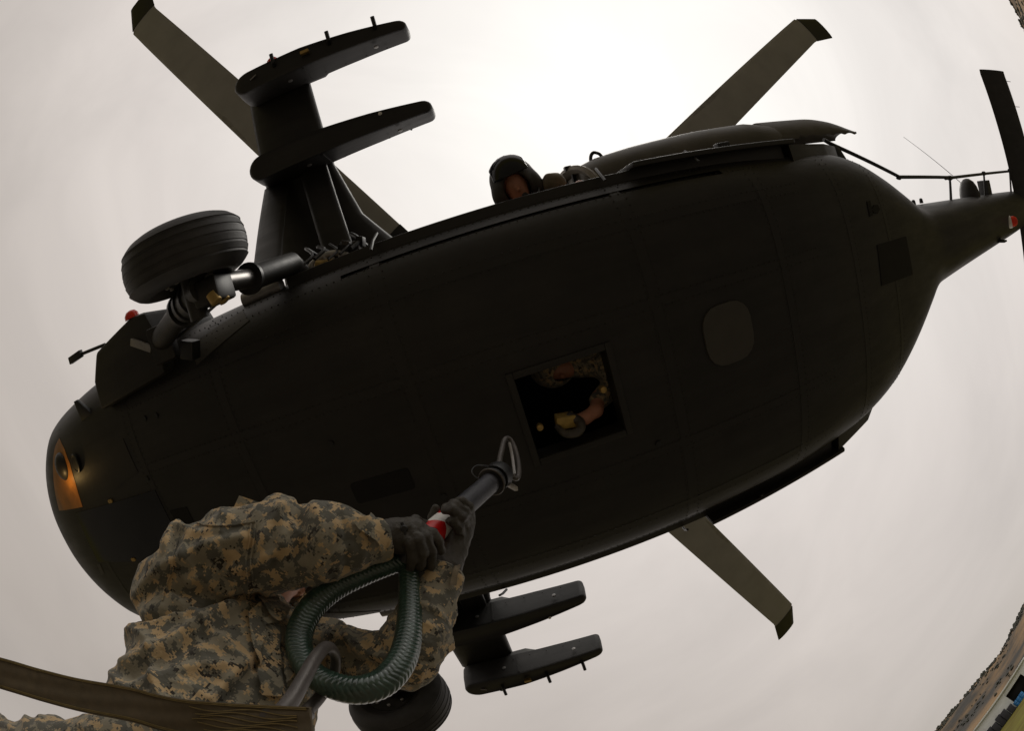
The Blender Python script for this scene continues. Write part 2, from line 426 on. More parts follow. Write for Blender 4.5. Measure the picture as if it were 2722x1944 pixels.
pad.v = [(0, 0, 0.006)] + [(0.5 * r * math.cos(a), 0.5 * r * math.sin(a), 0.006) for a, r in zip(pa, pr_)] + [(r * math.cos(a), r * math.sin(a), 0.004) for a, r in zip(pa, pr_)]
pad.f = [(0, 1 + k, 1 + (k + 1) % 96) for k in range(96)] + [(1 + k, 97 + k, 97 + (k + 1) % 96, 1 + (k + 1) % 96) for k in range(96)]
tag(pad.build('bounce_pad', mat('neutral_bounce_dirt', (0.115, 0.103, 0.085), 0.95, var=0.3, scale=1.2, spec=0.1, bump=0.4, bscale=9)), kind='structure', label='added unseen dirt disc keeping the bounce light neutral under the helicopter')
def hill_h(x, y):
    r = np.hypot(x, y); a = np.arctan2(y, x)
    P = np.stack([np.cos(a) * 2.4, np.sin(a) * 2.4, np.zeros_like(a)], -1)
    ridge_el = np.tan(np.radians(4.6 + 1.8 * (vnoise(P + 5, 3) - 0.5) + 0.9 * (vnoise(P * 4, 4) - 0.5)))
    t = np.clip((r - 160) / (620 - 160), 0, 1); t = t * t * (3 - 2 * t)
    Q = np.stack([x / 90, y / 90, np.zeros_like(x)], -1)
    return t * (620 * ridge_el) * (0.86 + 0.28 * vnoise(Q, 9)) * np.where(r > 640, 0.9, 1) - 0.5 + t * 5 * (vnoise(Q * 5, 11) - 0.5)
rr = np.concatenate([np.linspace(150, 640, 50), [700, 800]]); aa = np.linspace(0, 2 * np.pi, 361)[:-1]
X, A = np.meshgrid(rr, aa, indexing='ij'); hx, hyy = X * np.cos(A), X * np.sin(A); hh = hill_h(hx, hyy)
hm = MB(); hm.v = np.stack([hx, hyy, hh], -1).reshape(-1, 3).tolist(); na = len(aa)
hm.f = [(i * na + k, (i + 1) * na + k, (i + 1) * na + (k + 1) % na, i * na + (k + 1) % na) for i in range(len(rr) - 1) for k in range(na)]
hmat = mat('hill_scrub', (0.040, 0.036, 0.028), 0.95, var=0.3, scale=0.012, second=(0.15, 0.092, 0.04), bump=0.6, bscale=0.2, sdetail=10)
hmat.node_tree.nodes['Color Ramp'].color_ramp.elements[0].position = 0.42
hmat.node_tree.nodes['Color Ramp'].color_ramp.elements[1].position = 0.56
tag(hm.build('hills', hmat, smooth=180), kind='structure', label='dark brush covered hills with tan bare slopes on the horizon')
# scrub on the hills: countless bushes as one mass
sb = MB(); nb = 24000
ra = rng.uniform(0, 2 * np.pi, nb); rr_ = 200 + 430 * np.sqrt(rng.uniform(0, 1, nb)); keep = (vnoise(np.stack([rr_ / 60, ra * 9, 0 * ra], -1), 21) + 0.45 * np.clip((rr_ - 400) / 120, 0, 1)) > 0.56
zs_ = hill_h(rr_[keep] * np.cos(ra[keep]), rr_[keep] * np.sin(ra[keep]))
for a, r, z in zip(ra[keep].tolist(), rr_[keep].tolist(), zs_.tolist()):
    x, y = r * math.cos(a), r * math.sin(a); s = random.uniform(0.8, 2.2) * (1.25 if r > 470 else 0.8); h = s * random.uniform(0.8, 1.5)
    o = len(sb.v); j = random.uniform(0, 6.28)
    sb.v += [(x + s * math.cos(j + q * 1.257), y + s * math.sin(j + q * 1.257), z + random.uniform(0.2, 0.6) * h) for q in range(5)] + [(x, y, z + h), (x, y, z - 0.5)]
    sb.f += [(o + q, o + (q + 1) % 5, o + 5) for q in range(5)] + [(o + (q + 1) % 5, o + q, o + 6) for q in range(5)]
tag(sb.build('scrub', mat('scrub_leaves', (0.035, 0.036, 0.024), 0.95, var=0.4, scale=0.05), smooth=0), 'dark scrub bushes covering the far hillsides', 'scrub', kind='stuff')

# ---- long white hangar across the field
def azp(az, d, z=0):
    return np.array([d * math.cos(R(az)), d * math.sin(R(az)), z])
A0, A1 = azp(48.6, 58), azp(60.5, 60)
bx = nrm(A1 - A0); by = np.cross([0, 0, 1], bx)      # along the front, outward is -by*?
if by @ A0 < 0:
    by = -by                                           # by points away from the camera
LEN = float(np.linalg.norm(A1 - A0))
HB = empty('hangar', Matrix.Translation(Vector(A0)) @ Matrix((bx, by, (0, 0, 1))).transposed().to_4x4())
tag(HB, 'long low white hangar with dark open bay across the field', 'building')
M['hangar'] = mat('hangar_white', (0.62, 0.64, 0.60), 0.6, var=0.06, scale=1)
b0, b1 = 1.1, 3.7                                       # open bay
def hb(a, b, name, m='hangar', bev=0.02, parent=None):
    return MB().box(a, b).build(name, M[m], parent or HB, bevel=bev)
hb((0, 0, 0), (b0, 0.25, 3.2), 'wall'); hb((b1, 0, 0), (LEN, 0.25, 3.2), 'wall'); hb((b0, 0, 2.45), (b1, 0.25, 3.2), 'wall')
hb((0, 7.75, 0), (LEN, 8, 3.2), 'wall'); hb((0, 0.25, 0), (0.25, 7.75, 3.2), 'wall'); hb((LEN - 0.25, 0.25, 0), (LEN, 7.75, 3.2), 'wall')
rf = hb((-0.3, -0.35, 3.2), (LEN + 0.3, 8.3, 3.42), 'roof')
hb((0.25, 3.0, 0), (LEN - 0.25, 3.1, 3.19), 'inner_partition', 'black')
for k in range(5):
    dx0 = b1 + 0.55 + k * 1.75
    if dx0 + 1.5 < LEN:
        dp = hb((dx0, -0.04, 0.1), (dx0 + 1.5, -0.003, 2.3), 'door_panel')
        hb((dx0 + 0.05, -0.07, 1.1), (dx0 + 1.45, -0.042, 1.16), 'rail', 'greymetal', 0, dp)
M['drumblue'] = mat('blue_drum', (0.03, 0.18, 0.42), 0.4); M['crate'] = mat('dark_crate', (0.025, 0.026, 0.032), 0.7, var=0.3)
hw = np.array(HB.matrix_world)
def hpt(x, y, z=0):
    return (hw @ np.array([x, y, z, 1]))[:3]
for k, x in enumerate((2.6, 3.05, 3.5)):
    p_ = hpt(x, -0.8)
    tag(MB().lathe(p_, (0, 0, 1), [(0, 0.27), (0.02, 0.29), (0.28, 0.285), (0.3, 0.3), (0.32, 0.285), (0.58, 0.285), (0.6, 0.3), (0.62, 0.285), (0.86, 0.29), (0.88, 0.27)], 20).build('drum', M['drumblue'], origin=p_),
        ['blue drum before the hangar bay, farthest of three from the lockers', 'middle one of three blue drums before the hangar bay', 'blue drum before the hangar bay, nearest the dark lockers'][k], 'drum', 'blue drums by the hangar')
for k in range(8):
    x = 4.15 + k * 0.72; hgt = [1.25, 1.6, 1.75, 1.5, 1.7, 1.55, 1.8, 1.6, 1.7, 1.4, 1.65, 1.5][k]
    p_ = hpt(x, -1.4 - 0.2 * (k % 2)); e = empty('equipment_locker', Matrix.Translation(Vector(p_)) @ HB.matrix_world.to_3x3().to_4x4())
    MB().box((-0.32, -0.3, 0.05), (0.32, 0.3, hgt)).build('body', M['crate'], e, bevel=0.015)
    MB().box((-0.29, -0.315, 0.12), (0.29, -0.302, hgt - 0.06)).build('door', M['crate'], e, bevel=0.004)
    tag(e, ['first', 'second', 'third', 'fourth', 'fifth', 'sixth', 'seventh', 'eighth'][k] + ' dark upright locker from the open bay of the white hangar', 'locker', 'dark lockers along the hangar')

# ================================================================== HELICOPTER (built in its own axes: x aft, y starboard, z up from the belly)
HELI = empty('helicopter', HM)
tag(HELI, 'dark olive army helicopter hovering overhead, seen from below with stub wings and open belly hatch', 'helicopter')
ST = np.array([  # x, half width, bottom, top, exponent
    (-5.00, 0.03, 0.52, 0.60, 2.0), (-4.965, 0.26, 0.38, 0.76, 2.1), (-4.88, 0.46, 0.28, 0.88, 2.3), (-4.74, 0.66, 0.19, 0.98, 2.5), (-4.50, 0.86, 0.11, 1.10, 2.9),
    (-4.20, 1.02, 0.055, 1.30, 3.4), (-3.80, 1.10, 0.02, 1.62, 4.0), (-3.20, 1.155, 0.0, 1.85, 4.8), (-2.5, 1.17, 0.0, 1.95, 5.2), (-1.0, 1.17, 0.0, 1.98, 5.4),
    (0.4, 1.17, 0.0, 1.98, 5.4), (1.3, 1.17, 0.0, 1.95, 5.2), (1.9, 1.17, 0.03, 1.9, 4.8), (2.3, 1.165, 0.08, 1.86, 4.7), (2.7, 1.12, 0.14, 1.82, 4.6), (3.0, 1.06, 0.20, 1.78, 4.5),
    (3.4, 0.915, 0.28, 1.72, 4.2), (3.75, 0.765, 0.36, 1.67, 3.9), (4.1, 0.615, 0.44, 1.62, 3.4), (4.35, 0.525, 0.49, 1.58, 2.8), (4.6, 0.475, 0.53, 1.56, 2.6), (5.0, 0.455, 0.55, 1.54, 2.4), (5.6, 0.435, 0.59, 1.53, 2.3),
    (7.0, 0.395, 0.67, 1.50, 2.2), (9.0, 0.34, 0.79, 1.46, 2.2), (10.6, 0.26, 0.98, 1.42, 2.2)])
def section(x):
    """pchip-like smooth interpolation of the station table"""
    xs = ST[:, 0]; x = np.clip(x, xs[0], xs[-1]); i = int(np.clip(np.searchsorted(xs, x) - 1, 0, len(xs) - 2)); h = xs[i + 1] - xs[i]; t = (x - xs[i]) / h
    def slope(k):
        if k == 0 or k == len(xs) - 1:
            return (ST[1] - ST[0]) / (xs[1] - xs[0]) if k == 0 else (ST[-1] - ST[-2]) / (xs[-1] - xs[-2])
        d0 = (ST[k] - ST[k - 1]) / (xs[k] - xs[k - 1]); d1 = (ST[k + 1] - ST[k]) / (xs[k + 1] - xs[k])
        return np.where(d0 * d1 > 0, 2 * d0 * d1 / np.where(np.abs(d0 + d1) < 1e-9, 1, d0 + d1), 0)
    m0, m1 = slope(i), slope(i + 1)
    return (2 * t ** 3 - 3 * t ** 2 + 1) * ST[i] + (t ** 3 - 2 * t ** 2 + t) * h * m0 + (-2 * t ** 3 + 3 * t ** 2) * ST[i + 1] + (t ** 3 - t ** 2) * h * m1
def ring(x, n=96, grow=0.0):
    _, w_, zb, zt, e = section(x); zc, hh_ = (zb + zt) / 2, (zt - zb) / 2; o = []
    for k in range(n):
        a = 2 * math.pi * (k + 0.5) / n; c, s = math.cos(a), math.sin(a)
        o.append((x, math.copysign(abs(c) ** (2 / e), c) * (w_ + grow), zc + math.copysign(abs(s) ** (2 / e), s) * (hh_ + grow)))
    return o
def belly(x, y, off=0.0):
    _, w_, zb, zt, e = section(x); zc, hh_ = (zb + zt) / 2, (zt - zb) / 2; q = min(abs(y / w_), 0.999)
    return zc - hh_ * (1 - q ** e) ** (1 / e) - off
XS = np.unique(np.concatenate([-5.00 + 1.2 * np.linspace(0, 1, 26) ** 1.8, np.linspace(-3.8, 5.0, 70), np.linspace(5.0, 10.6, 18)]))
fm = MB(); fm.loft([ring(x) for x in XS])
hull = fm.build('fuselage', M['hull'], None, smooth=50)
def boolean(o, boxes):
    cs = []
    for a, b in boxes:
        c = MB().box(a, b).build('cutter', None, smooth=0); cs.append(c)
        m = o.modifiers.new('cut', 'BOOLEAN'); m.operation = 'DIFFERENCE'; m.solver = 'EXACT'; m.object = c
    bpy.context.view_layer.update(); dg = bpy.context.evaluated_depsgraph_get()
    me = bpy.data.meshes.new_from_object(o.evaluated_get(dg)); o.modifiers.clear(); o.data = me
    for c in cs:
        bpy.data.objects.remove(c)
boolean(hull, [((-0.95, -1.06, 0.13), (1.35, 1.06, 1.80)), ((-0.05, -1.4, 0.30), (0.66, -1.0, 1.0)), ((-0.225, -0.255, -0.2), (0.275, 0.205, 0.3))])
hull.data.set_sharp_from_angle(angle=R(40))
hull.parent = HELI
def part(mb, name, m, parent=None, **k):
    return mb.build(name, M[m] if isinstance(m, str) else m, parent or HELI, **k)
def plate(name, poly, t, m, parent=None, nsub=10, dz=0.0):
    """thin plate lying on the belly, outline poly in x, y (convex); follows the curve of the hull"""
    P = np.asarray(poly, float); c = P.mean(0); n = len(P); mb = MB(); rings_t, rings_b = [], []
    E = []
    for i in range(n):
        for s in range(6):
            E.append(P[i] + (P[(i + 1) % n] - P[i]) * s / 6)
    E = np.array(E); K = len(E); fr = np.linspace(1, 0, nsub + 1)[:-1]
    def lay(off, fr_):
        return [[(q[0], q[1], belly(q[0], q[1], off)) for q in (c + (E - c) * f)] for f in fr_]
    top = lay(-0.02 + dz, [1.0]); bot = lay(t + dz, fr)
    mb.loft(top + bot, cap=False)
    o = len(mb.v); mb.v.append((c[0], c[1], belly(c[0], c[1], t + dz))); b0_ = len(top + bot) * K - K
    mb.f += [(b0_ + k, b0_ + (k + 1) % K, o) for k in range(K)]
    return part(mb, name, m, parent, smooth=35)
def rrect(x0, x1, y0, y1, r=0.03, n=4):
    o = []
    for cx, cy, a0 in ((x1 - r, y1 - r, 0), (x0 + r, y1 - r, 90), (x0 + r, y0 + r, 180), (x1 - r, y0 + r, 270)):
        o += [(cx + r * math.cos(R(a0 + 90 * k / n)), cy + r * math.sin(R(a0 + 90 * k / n))) for k in range(n + 1)]
    return o
# hatch frame: four strips round the opening
for a, b in (((-0.265, -0.295), (-0.227, 0.245)), ((0.277, -0.295), (0.315, 0.245)), ((-0.226, -0.295), (0.276, -0.257)), ((-0.226, 0.207), (0.276, 0.245))):
    part(MB().box((a[0], a[1], -0.012), (b[0], b[1], 0.02)), 'hatch_frame', 'hull2', bevel=0.004)
# belly panels, covers, vents
plate('antenna_cover', rrect(0.86, 1.20, -0.30, 0.055, 0.12), 0.012, 'palepatch')
plate('access_panel', rrect(-1.28, -0.92, 0.03, 0.16, 0.02), 0.004, 'darkpanel')
def onbelly(px, py, z=0.1):
    for _ in range(12):
        q = hz(px, py, z); z = 0.5 * z + 0.5 * belly(q[0], q[1])
    return q[0], q[1]
def pplate(name, px, t, m, **k):
    return plate(name, [onbelly(*q) for q in px], t, m, **k)
pplate('access_panel', [(279, 1212), (328, 1167), (368, 1256), (303, 1301)], 0.004, 'hull2')
pplate('access_panel', [(451, 1358), (496, 1348), (518, 1392), (478, 1403)], 0.004, 'darkpanel', nsub=4)
pplate('chin_window', [(202, 1364), (413, 1303), (505, 1480), (262, 1494)], 0.006, 'glass', nsub=16)
pplate('nose_window', [(158, 1165), (172, 1195), (186, 1232), (200, 1280), (220, 1348), (158, 1358), (147, 1310), (142, 1262), (142, 1215), (148, 1185)], 0.004, 'amber', nsub=24)
for q in ((385, 1112), (416, 1105), (392, 1273), (880, 1180), (1180, 1320), (1750, 1180)):
    x, y = onbelly(*q); plate('drain', rrect(x - 0.018, x + 0.018, y - 0.018, y + 0.018, 0.017, 3), 0.010, 'black', nsub=2)
pplate('nose_marking', [(258, 1502), (266, 1500), (278, 1525), (270, 1530)], 0.003, 'palepatch', nsub=3)
pplate('access_panel', [(2331, 652), (2408, 628), (2426, 730), (2343, 760)], 0.005, 'darkpanel')
pplate('vent', [(2303, 536), (2312, 533), (2320, 572), (2311, 576)], 0.006, 'darkpanel', nsub=3)
pplate('vent', [(2322, 545), (2332, 544), (2338, 556), (2332, 568), (2322, 567), (2317, 556)], 0.006, 'darkpanel', nsub=3)
for q in ((295, 1332), (356, 1487)):
    x, y = onbelly(*q); plate('latch', rrect(x - 0.03, x + 0.03, y - 0.014, y + 0.014, 0.012), 0.014, 'brass', nsub=2)
# skin seams: thin lap strips round the belly, and long stringer laps
def strip(x0, x1, y0, y1, name='skin_lap', n=30, t=0.0015):
    m_ = MB(); ys = np.linspace(y0, y1, n)
    m_.loft([[(x0, y, belly(x0, y, -0.01)), (x0, y, belly(x0, y, t)), (x1, y, belly(x1, y, t)), (x1, y, belly(x1, y, -0.01))] for y in ys]); return part(m_, name, 'hull2', smooth=30)
def strip_x(y0, y1, x0, x1, n=30, t=0.0015):
    m_ = MB(); xs = np.linspace(x0, x1, n)
    m_.loft([[(x, y0, belly(x, y0, -0.01)), (x, y0, belly(x, y0, t)), (x, y1, belly(x, y1, t)), (x, y1, belly(x, y1, -0.01))] for x in xs]); return part(m_, 'skin_lap', 'hull2', smooth=30)
for x in (-3.9, -2.75, -1.85, -0.75, 0.62, 1.55, 2.35, 3.0):
    w_ = section(x)[1] * 0.93; strip(x - 0.03, x + 0.03, -w_, w_)
for y in (-0.86, -0.42, 0.42, 0.86):
    strip_x(y - 0.025, y + 0.025, -2.7, 1.5)
# rivets: countless, one part
rv = MB()
def rivet(p, s=0.006):
    o = len(rv.v); x, y, z = p
    rv.v += [(x + s, y, z), (x, y + s, z), (x - s, y, z), (x, y - s, z), (x, y, z - s * 0.55)]; rv.f += [(o + i, o + 4, o + (i + 1) % 4) for i in range(4)]
for x in (-2.79, -2.71, -1.89, -1.81, -0.79, -0.71, 0.58, 0.66, 1.51, 1.59, 2.31, 2.39, 2.96, 3.04):
    w_ = section(x)[1] * 0.96
    for y in np.arange(-w_, w_, 0.04):
        rivet((x, y, belly(x, y, 0.003)))
for y in (-1.10, -1.04, -0.89, -0.83, -0.45, -0.39, 0.39, 0.45, 0.83, 0.89, 1.04, 1.10):
    for x in np.arange(-2.7, 1.9, 0.045):
        if not (-0.3 < x < 0.34 and abs(y) < 0.3):
            rivet((x, y, belly(x, y, 0.003)))
r_ = part(rv, 'rivets', 'hull', smooth=0); r_['kind'] = 'stuff'

# ---- nose sensor ball, blades, pitot
nx_, ny_ = onbelly(167, 1243); nb_ = np.array([nx_, ny_, belly(nx_, ny_)])
sp = part(MB().lathe(nb_ + (0, 0, 0.06), (-0.25, -0.1, -1), [(0, 0.115), (0.04, 0.12)] + [(0.04 + 0.085 * math.sin(R(a)), 0.12 * math.cos(R(a))) for a in range(10, 91, 10)], 28), 'landing_light', 'hull2')
ll = bpy.data.lights.new('nose_lamp', 'POINT'); ll.energy = 0.62; ll.color = (1.0, 0.62, 0.22); ll.shadow_soft_size = 0.012
lo_l = bpy.data.objects.new('nose_lamp', ll); col.objects.link(lo_l); lo_l.parent = HELI; nx_, ny_ = onbelly(186, 1276); lo_l.location = (nx_, ny_, belly(nx_, ny_, 0.11))
nx_, ny_ = onbelly(203, 1232); part(MB().lathe(np.array([nx_, ny_, belly(nx_, ny_) + 0.01]), (-0.3, -0.1, -1), [(0, 0.075), (0.022, 0.08), (0.026, 0.068), (0.012, 0.06)], 24), 'light_recess', 'black')
bxx, byy = onbelly(228, 1100); ba_ = np.array([bxx, byy, belly(bxx, byy)]); bd_ = nrm([-0.1, -0.8, -0.35])
part(MB().loft([[ba_ - bd_ * 0.05 + (a, 0, b) for a, b in ((-0.09, -0.03), (0.10, -0.03), (0.10, 0.03), (-0.09, 0.03))], [ba_ + bd_ * 0.13 + (a, 0, b) for a, b in ((-0.02, -0.014), (0.03, -0.014), (0.03, 0.014), (-0.02, 0.014))]]), 'blade_antenna', 'black', bevel=0.006)
# ---- forward gear fairing with position light and probe (port and starboard)
FAIR = [(-2.93, 0.90), (-2.90, 1.10), (-2.78, 1.27), (-2.34, 1.35), (-2.20, 1.33), (-2.16, 1.20), (-2.18, 0.93)]
for sgn in (-1, 1):
    fr_ = part(MB().prism([(x, sgn * y) for x, y in FAIR], -0.05, 0.75), 'gear_fairing', 'hull', bevel=0.03)
    lg = part(MB().lathe((-2.36, sgn * 1.345, 0.0), (0, sgn, -0.1), [(0, 0.055), (0.025, 0.052), (0.045, 0.035), (0.052, 0.01)], 16), 'position_light', 'redlens' if sgn < 0 else 'glass')
    pr = part(MB().tube([(-2.75, sgn * 1.30, 0.05), (-3.02, sgn * 1.33, 0.02)], 0.012, 8), 'probe', 'black')
    part(MB().obox((-3.10, sgn * 1.335, 0.015), (0.085, 0, 0), (0, 0.026, 0), (0, 0, 0.02)), 'probe_tip', 'black', pr, bevel=0.004)
    plate('sky_lit_panel', [(-2.02, sgn * 1.03), (-1.62, sgn * 1.10), (-1.55, sgn * 1.02), (-1.98, sgn * 0.90)], 0.004, 'palepatch', nsub=4)  # pale plate stands in for sky light on the hull side
# ---- main landing gear
def tyre_profile():
    """width .25, radius .33 with circumferential grooves"""
    pr = [(-0.095, 0.16), (-0.118, 0.185), (-0.133, 0.220), (-0.132, 0.252), (-0.120, 0.280), (-0.102, 0.302)]
    g = 0.078
    for k in range(5):
        c = -g + 2 * g * k / 4
        rr0 = 0.332 - 2.1 * c * c
        pr += [(c - 0.007, rr0), (c - 0.004, rr0 - 0.0035), (c + 0.004, rr0 - 0.0035), (c + 0.007, rr0)]
    pr += [(0.102, 0.302), (0.120, 0.280), (0.132, 0.252), (0.133, 0.220), (0.118, 0.185), (0.095, 0.16)]
    return pr
for sgn in (-1, 1):
    wc = np.array([-1.515, sgn * 1.375, -0.47]); ax = nrm([0.03, sgn, -0.05])
    ty = part(MB().lathe(wc, ax, tyre_profile(), 64), 'main_wheel', 'rubber', smooth=25)
    hubm = MB().lathe(wc - ax * 0.10, ax, [(0, 0.10), (0.0, 0.155), (0.02, 0.165), (0.03, 0.12), (0.17, 0.12), (0.18, 0.165), (0.20, 0.155), (0.2, 0.10)], 32)
    hub = part(hubm, 'rim', 'hull2', ty)
    for k in range(8):
        u, v = frame(ax); a = k * math.pi / 4; c = wc - ax * 0.105 + 0.12 * (math.cos(a) * u + math.sin(a) * v)
        part(MB().lathe(c, -ax, [(0, 0.012), (0.012, 0.012), (0.014, 0.008)], 6), 'wheel_bolt', 'greymetal', ty)
    axl = part(MB().tube([wc - ax * 0.02, wc - ax * 0.30], 0.05, 16), 'axle', 'hull2')
    a0_ = np.array([-1.44, sgn * 1.20, -0.48])
    # drag beam forward to the fairing
    db = spline([(*a0_, 0.075), (-1.62, sgn * 1.19, -0.36, 0.085), (-1.80, sgn * 1.17, -0.25, 0.07), (-2.15, sgn * 1.12, -0.03, 0.075)], 14)
    part(MB().tube(db[:, :3], db[:, 3], 16), 'drag_beam', 'hull')
    for q in (0.25, 0.42, 0.55):
        c = db[int(q * 13), :3]; t = db[int(q * 13) + 1, :3] - c; part(MB().lathe(c, t, [(-0.02, 0.075), (-0.015, 0.094), (0.015, 0.094), (0.02, 0.075)], 20), 'clamp', 'black')
    part(MB().obox(a0_ + (0.02, -sgn * 0.03, 0.05), (0.075, 0, 0), (0, 0.06, 0), (0, 0, 0.09)), 'knuckle', 'hull2', bevel=0.015)
    for dz in (-0.03, 0.05):
        part(MB().lathe(a0_ + (0.05, -sgn * 0.05, dz), (0.4, -sgn, 0), [(0, 0.028), (0.05, 0.03), (0.055, 0.018)], 12), 'brass_fitting', 'brass')
    mir = np.array([1, -sgn, 1]); s0, s1, s2 = a0_ + (0.03, 0, 0.02), hy(662, 741, -1.215) * mir, hy(772, 703, -1.265) * mir
    part(MB().tube([s0, s1], 0.052, 20), 'chrome_piston', 'steel')
    part(MB().tube([s1, s2, s2 + np.array([0.02, -sgn * 0.20, 0.32])], [0.070, 0.076, 0.07], 20), 'shock_strut', 'hull')
    part(MB().lathe(s1 - 0.01 * nrm(s1 - s0), s1 - s0, [(0, 0.07), (0.0, 0.088), (0.03, 0.088), (0.03, 0.07)], 20), 'collar', 'black')
    for k in range(3):     # brake hoses and small linkages
        hp = spline([a0_ + (0.0, 0, 0.1), a0_ + (-0.18 + 0.05 * k, -sgn * 0.05, 0.18 + 0.04 * k), (-2.0, sgn * (1.2 - 0.05 * k), -0.02), (-2.2, sgn * 1.15, 0.12)], 14)
        part(MB().tube(hp, 0.010, 6), 'brake_hose', 'black')
    part(MB().obox((-2.12, sgn * 1.10, -0.04), (0.07, 0, 0.03), (0, 0.11, 0), (-0.02, 0, 0.06)), 'trunnion', 'hull2', bevel=0.012)
    part(MB().obox((-2.28, sgn * 1.15, -0.075), (0.08, 0.05, 0), (-0.012, 0.02, 0), (0, 0, 0.015)), 'link_rod', 'greymetal', bevel=0.004)
    part(MB().obox((-1.95, sgn * 1.0, -0.01), (0.045, 0.02, 0), (-0.02, 0.05, 0), (0, 0, 0.05)), 'bracket', 'black', bevel=0.006)

# ---- stub wings with two pylons each
def foil(x0, x1, t, n=24):
    c = (x0 + x1) / 2; a = (x1 - x0) / 2
    return [(c + a * math.cos(2 * math.pi * k / n), t * math.copysign(abs(math.sin(2 * math.pi * k / n)) ** 0.8, math.sin(2 * math.pi * k / n))) for k in range(n)]
for sgn in (-1, 1):
    wm = MB(); rg = []
    for y, x0, x1, z, t in ((1.02, -1.80, -0.42, 1.36, 0.19), (1.16, -1.77, -0.56, 1.36, 0.16), (1.32, -1.75, -0.76, 1.37, 0.13), (1.6, -1.72, -0.94, 1.37, 0.105), (2.1, -1.70, -1.06, 1.375, 0.095), (3.0, -1.70, -1.10, 1.38, 0.085), (3.06, -1.66, -1.14, 1.38, 0.07)):
        rg.append([(px_, sgn * y, z + pz_) for px_, pz_ in foil(x0, x1, t)])
    wing = part(wm.loft(rg), 'stub_wing', 'hull', smooth=60)
    for y, drop in ((2.19, 0.0), (3.02, 0.0)):
        # plan outline: blunt rounded nose, long taper to a narrow rounded tail
        ol = [(-0.12, 0.055), (-0.14, 0.05), (-1.05, 0.105)] + [(-1.55 + 0.12 * math.cos(R(a)), 0.105 * math.sin(R(a))) for a in range(90, 271, 18)] + [(-1.05, -0.105), (-0.28, -0.055)] + [(-0.27 + 0.055 * math.cos(R(a)), 0.055 * math.sin(R(a))) for a in range(-90, 91, 30)]
        ol = [(-1.05, 0.105)] + [(-1.55 + 0.115 * math.cos(R(a)), 0.105 * math.sin(R(a))) for a in range(90, 271, 15)] + [(-1.05, -0.105), (-0.62, -0.085)] + [(-0.225 + 0.056 * math.cos(R(a)), 0.056 * math.sin(R(a))) for a in range(-90, 91, 22)] + [(-0.62, 0.085)]
        pm = MB(); P_ = np.array(ol)
        def lay(z, s, dx=0.0):
            c = np.array([-0.9, 0]); Q = c + (P_ - c) * np.array([s, s ** 0.3 if s > 1 else s]); return [(q[0] + dx, sgn * (y + q[1]), z + (1.27 - z) * 0.24 * max(0, q[0] + 1.1) / 0.95) for q in Q]
        pm.loft([lay(0.955, 0.955), lay(0.965, 0.985), lay(0.985, 1.0), lay(1.16, 1.02), lay(1.27, 1.02)])
        pyl = part(pm, 'pylon', 'hull', wing, smooth=40)
        part(MB().prism([(-1.62, sgn * (y - 0.07)), (-0.95, sgn * (y - 0.07)), (-0.85, sgn * y), (-0.95, sgn * (y + 0.07)), (-1.62, sgn * (y + 0.07))], 1.24, 1.36), 'pylon_saddle', 'hull2', wing)
        for x in (-1.2, -0.45):
            part(MB().lathe((x, sgn * (y - 0.1), 1.10), (0, -sgn, 0), [(0, 0.02), (0.012, 0.02), (0.014, 0.01)], 8), 'bolt', 'greymetal', pyl)
        for x in np.arange(-1.45, -0.35, 0.18):
            part(MB().lathe((x, sgn * (y - 0.112 + 0.035 * max(0, x + 0.9)), 1.20), (0, -sgn, 0), [(0, 0.008), (0.006, 0.008), (0.007, 0.004)], 6), 'bolt', 'hull2', pyl)
        part(MB().box((-1.06, min(sgn * (y - 0.112), sgn * (y + 0.112)), 0.99), (-1.045, max(sgn * (y - 0.112), sgn * (y + 0.112)), 1.25)), 'seam_band', 'hull2', pyl)
        if y > 2.5:
            for x, dz_ in ((-1.28, 0), (-0.80, 0.02), (-0.42, 0.05)):
                part(MB().tube([(x, sgn * (y + 0.03), 0.99 + dz_), (x + 0.01, sgn * (y + 0.05), 0.93 + dz_), (x + 0.01, sgn * (y + 0.13), 0.90 + dz_)], [0.02, 0.017, 0.017], 8), 'sway_brace', 'black', pyl)
            for x, c_ in ((-1.0, 'brass'),):
                part(MB().obox((x, sgn * (y + 0.02), 0.945), (0.035, 0, 0), (0, 0.016, 0), (0, 0, 0.02)), 'ejector_fitting', c_, pyl, bevel=0.003)
            part(MB().lathe((-1.30, sgn * (y + 0.105), 1.02), (0, sgn, 0), [(0, 0.05), (0.03, 0.05), (0.05, 0.035), (0.058, 0.01)], 14), 'wing_light', 'redlens' if sgn < 0 else 'glass', pyl)
            part(MB().tube([(-1.5, sgn * y, 0.952), (-1.44, sgn * (y + 0.02), 0.945)], 0.008, 6), 'lock_pin', 'greymetal', pyl)
        else:
            part(MB().lathe((-0.55, sgn * (y + 0.03), 0.956), (0, 0, -1), [(0, 0.015), (0.008, 0.015), (0.01, 0.008)], 8), 'marker', 'white', pyl)
    # two bracing struts from the wing to the lower fuselage
    for (x0, x1, yb, zb), (tx0, tx1, yt) in (((-1.60, -1.38, 1.14, 0.30), (-1.68, -1.44, 2.10)), ((-1.24, -1.00, 1.14, 0.98), (-1.34, -1.10, 2.10))):
        part(MB().loft([[(px_, sgn * yb, zb + pz_) for px_, pz_ in foil(x0, x1, 0.045, 16)], [(px_, sgn * yt, 1.27 + pz_) for px_, pz_ in foil(tx0, tx1, 0.045, 16)]]), 'wing_strut', 'hull', wing, smooth=50)
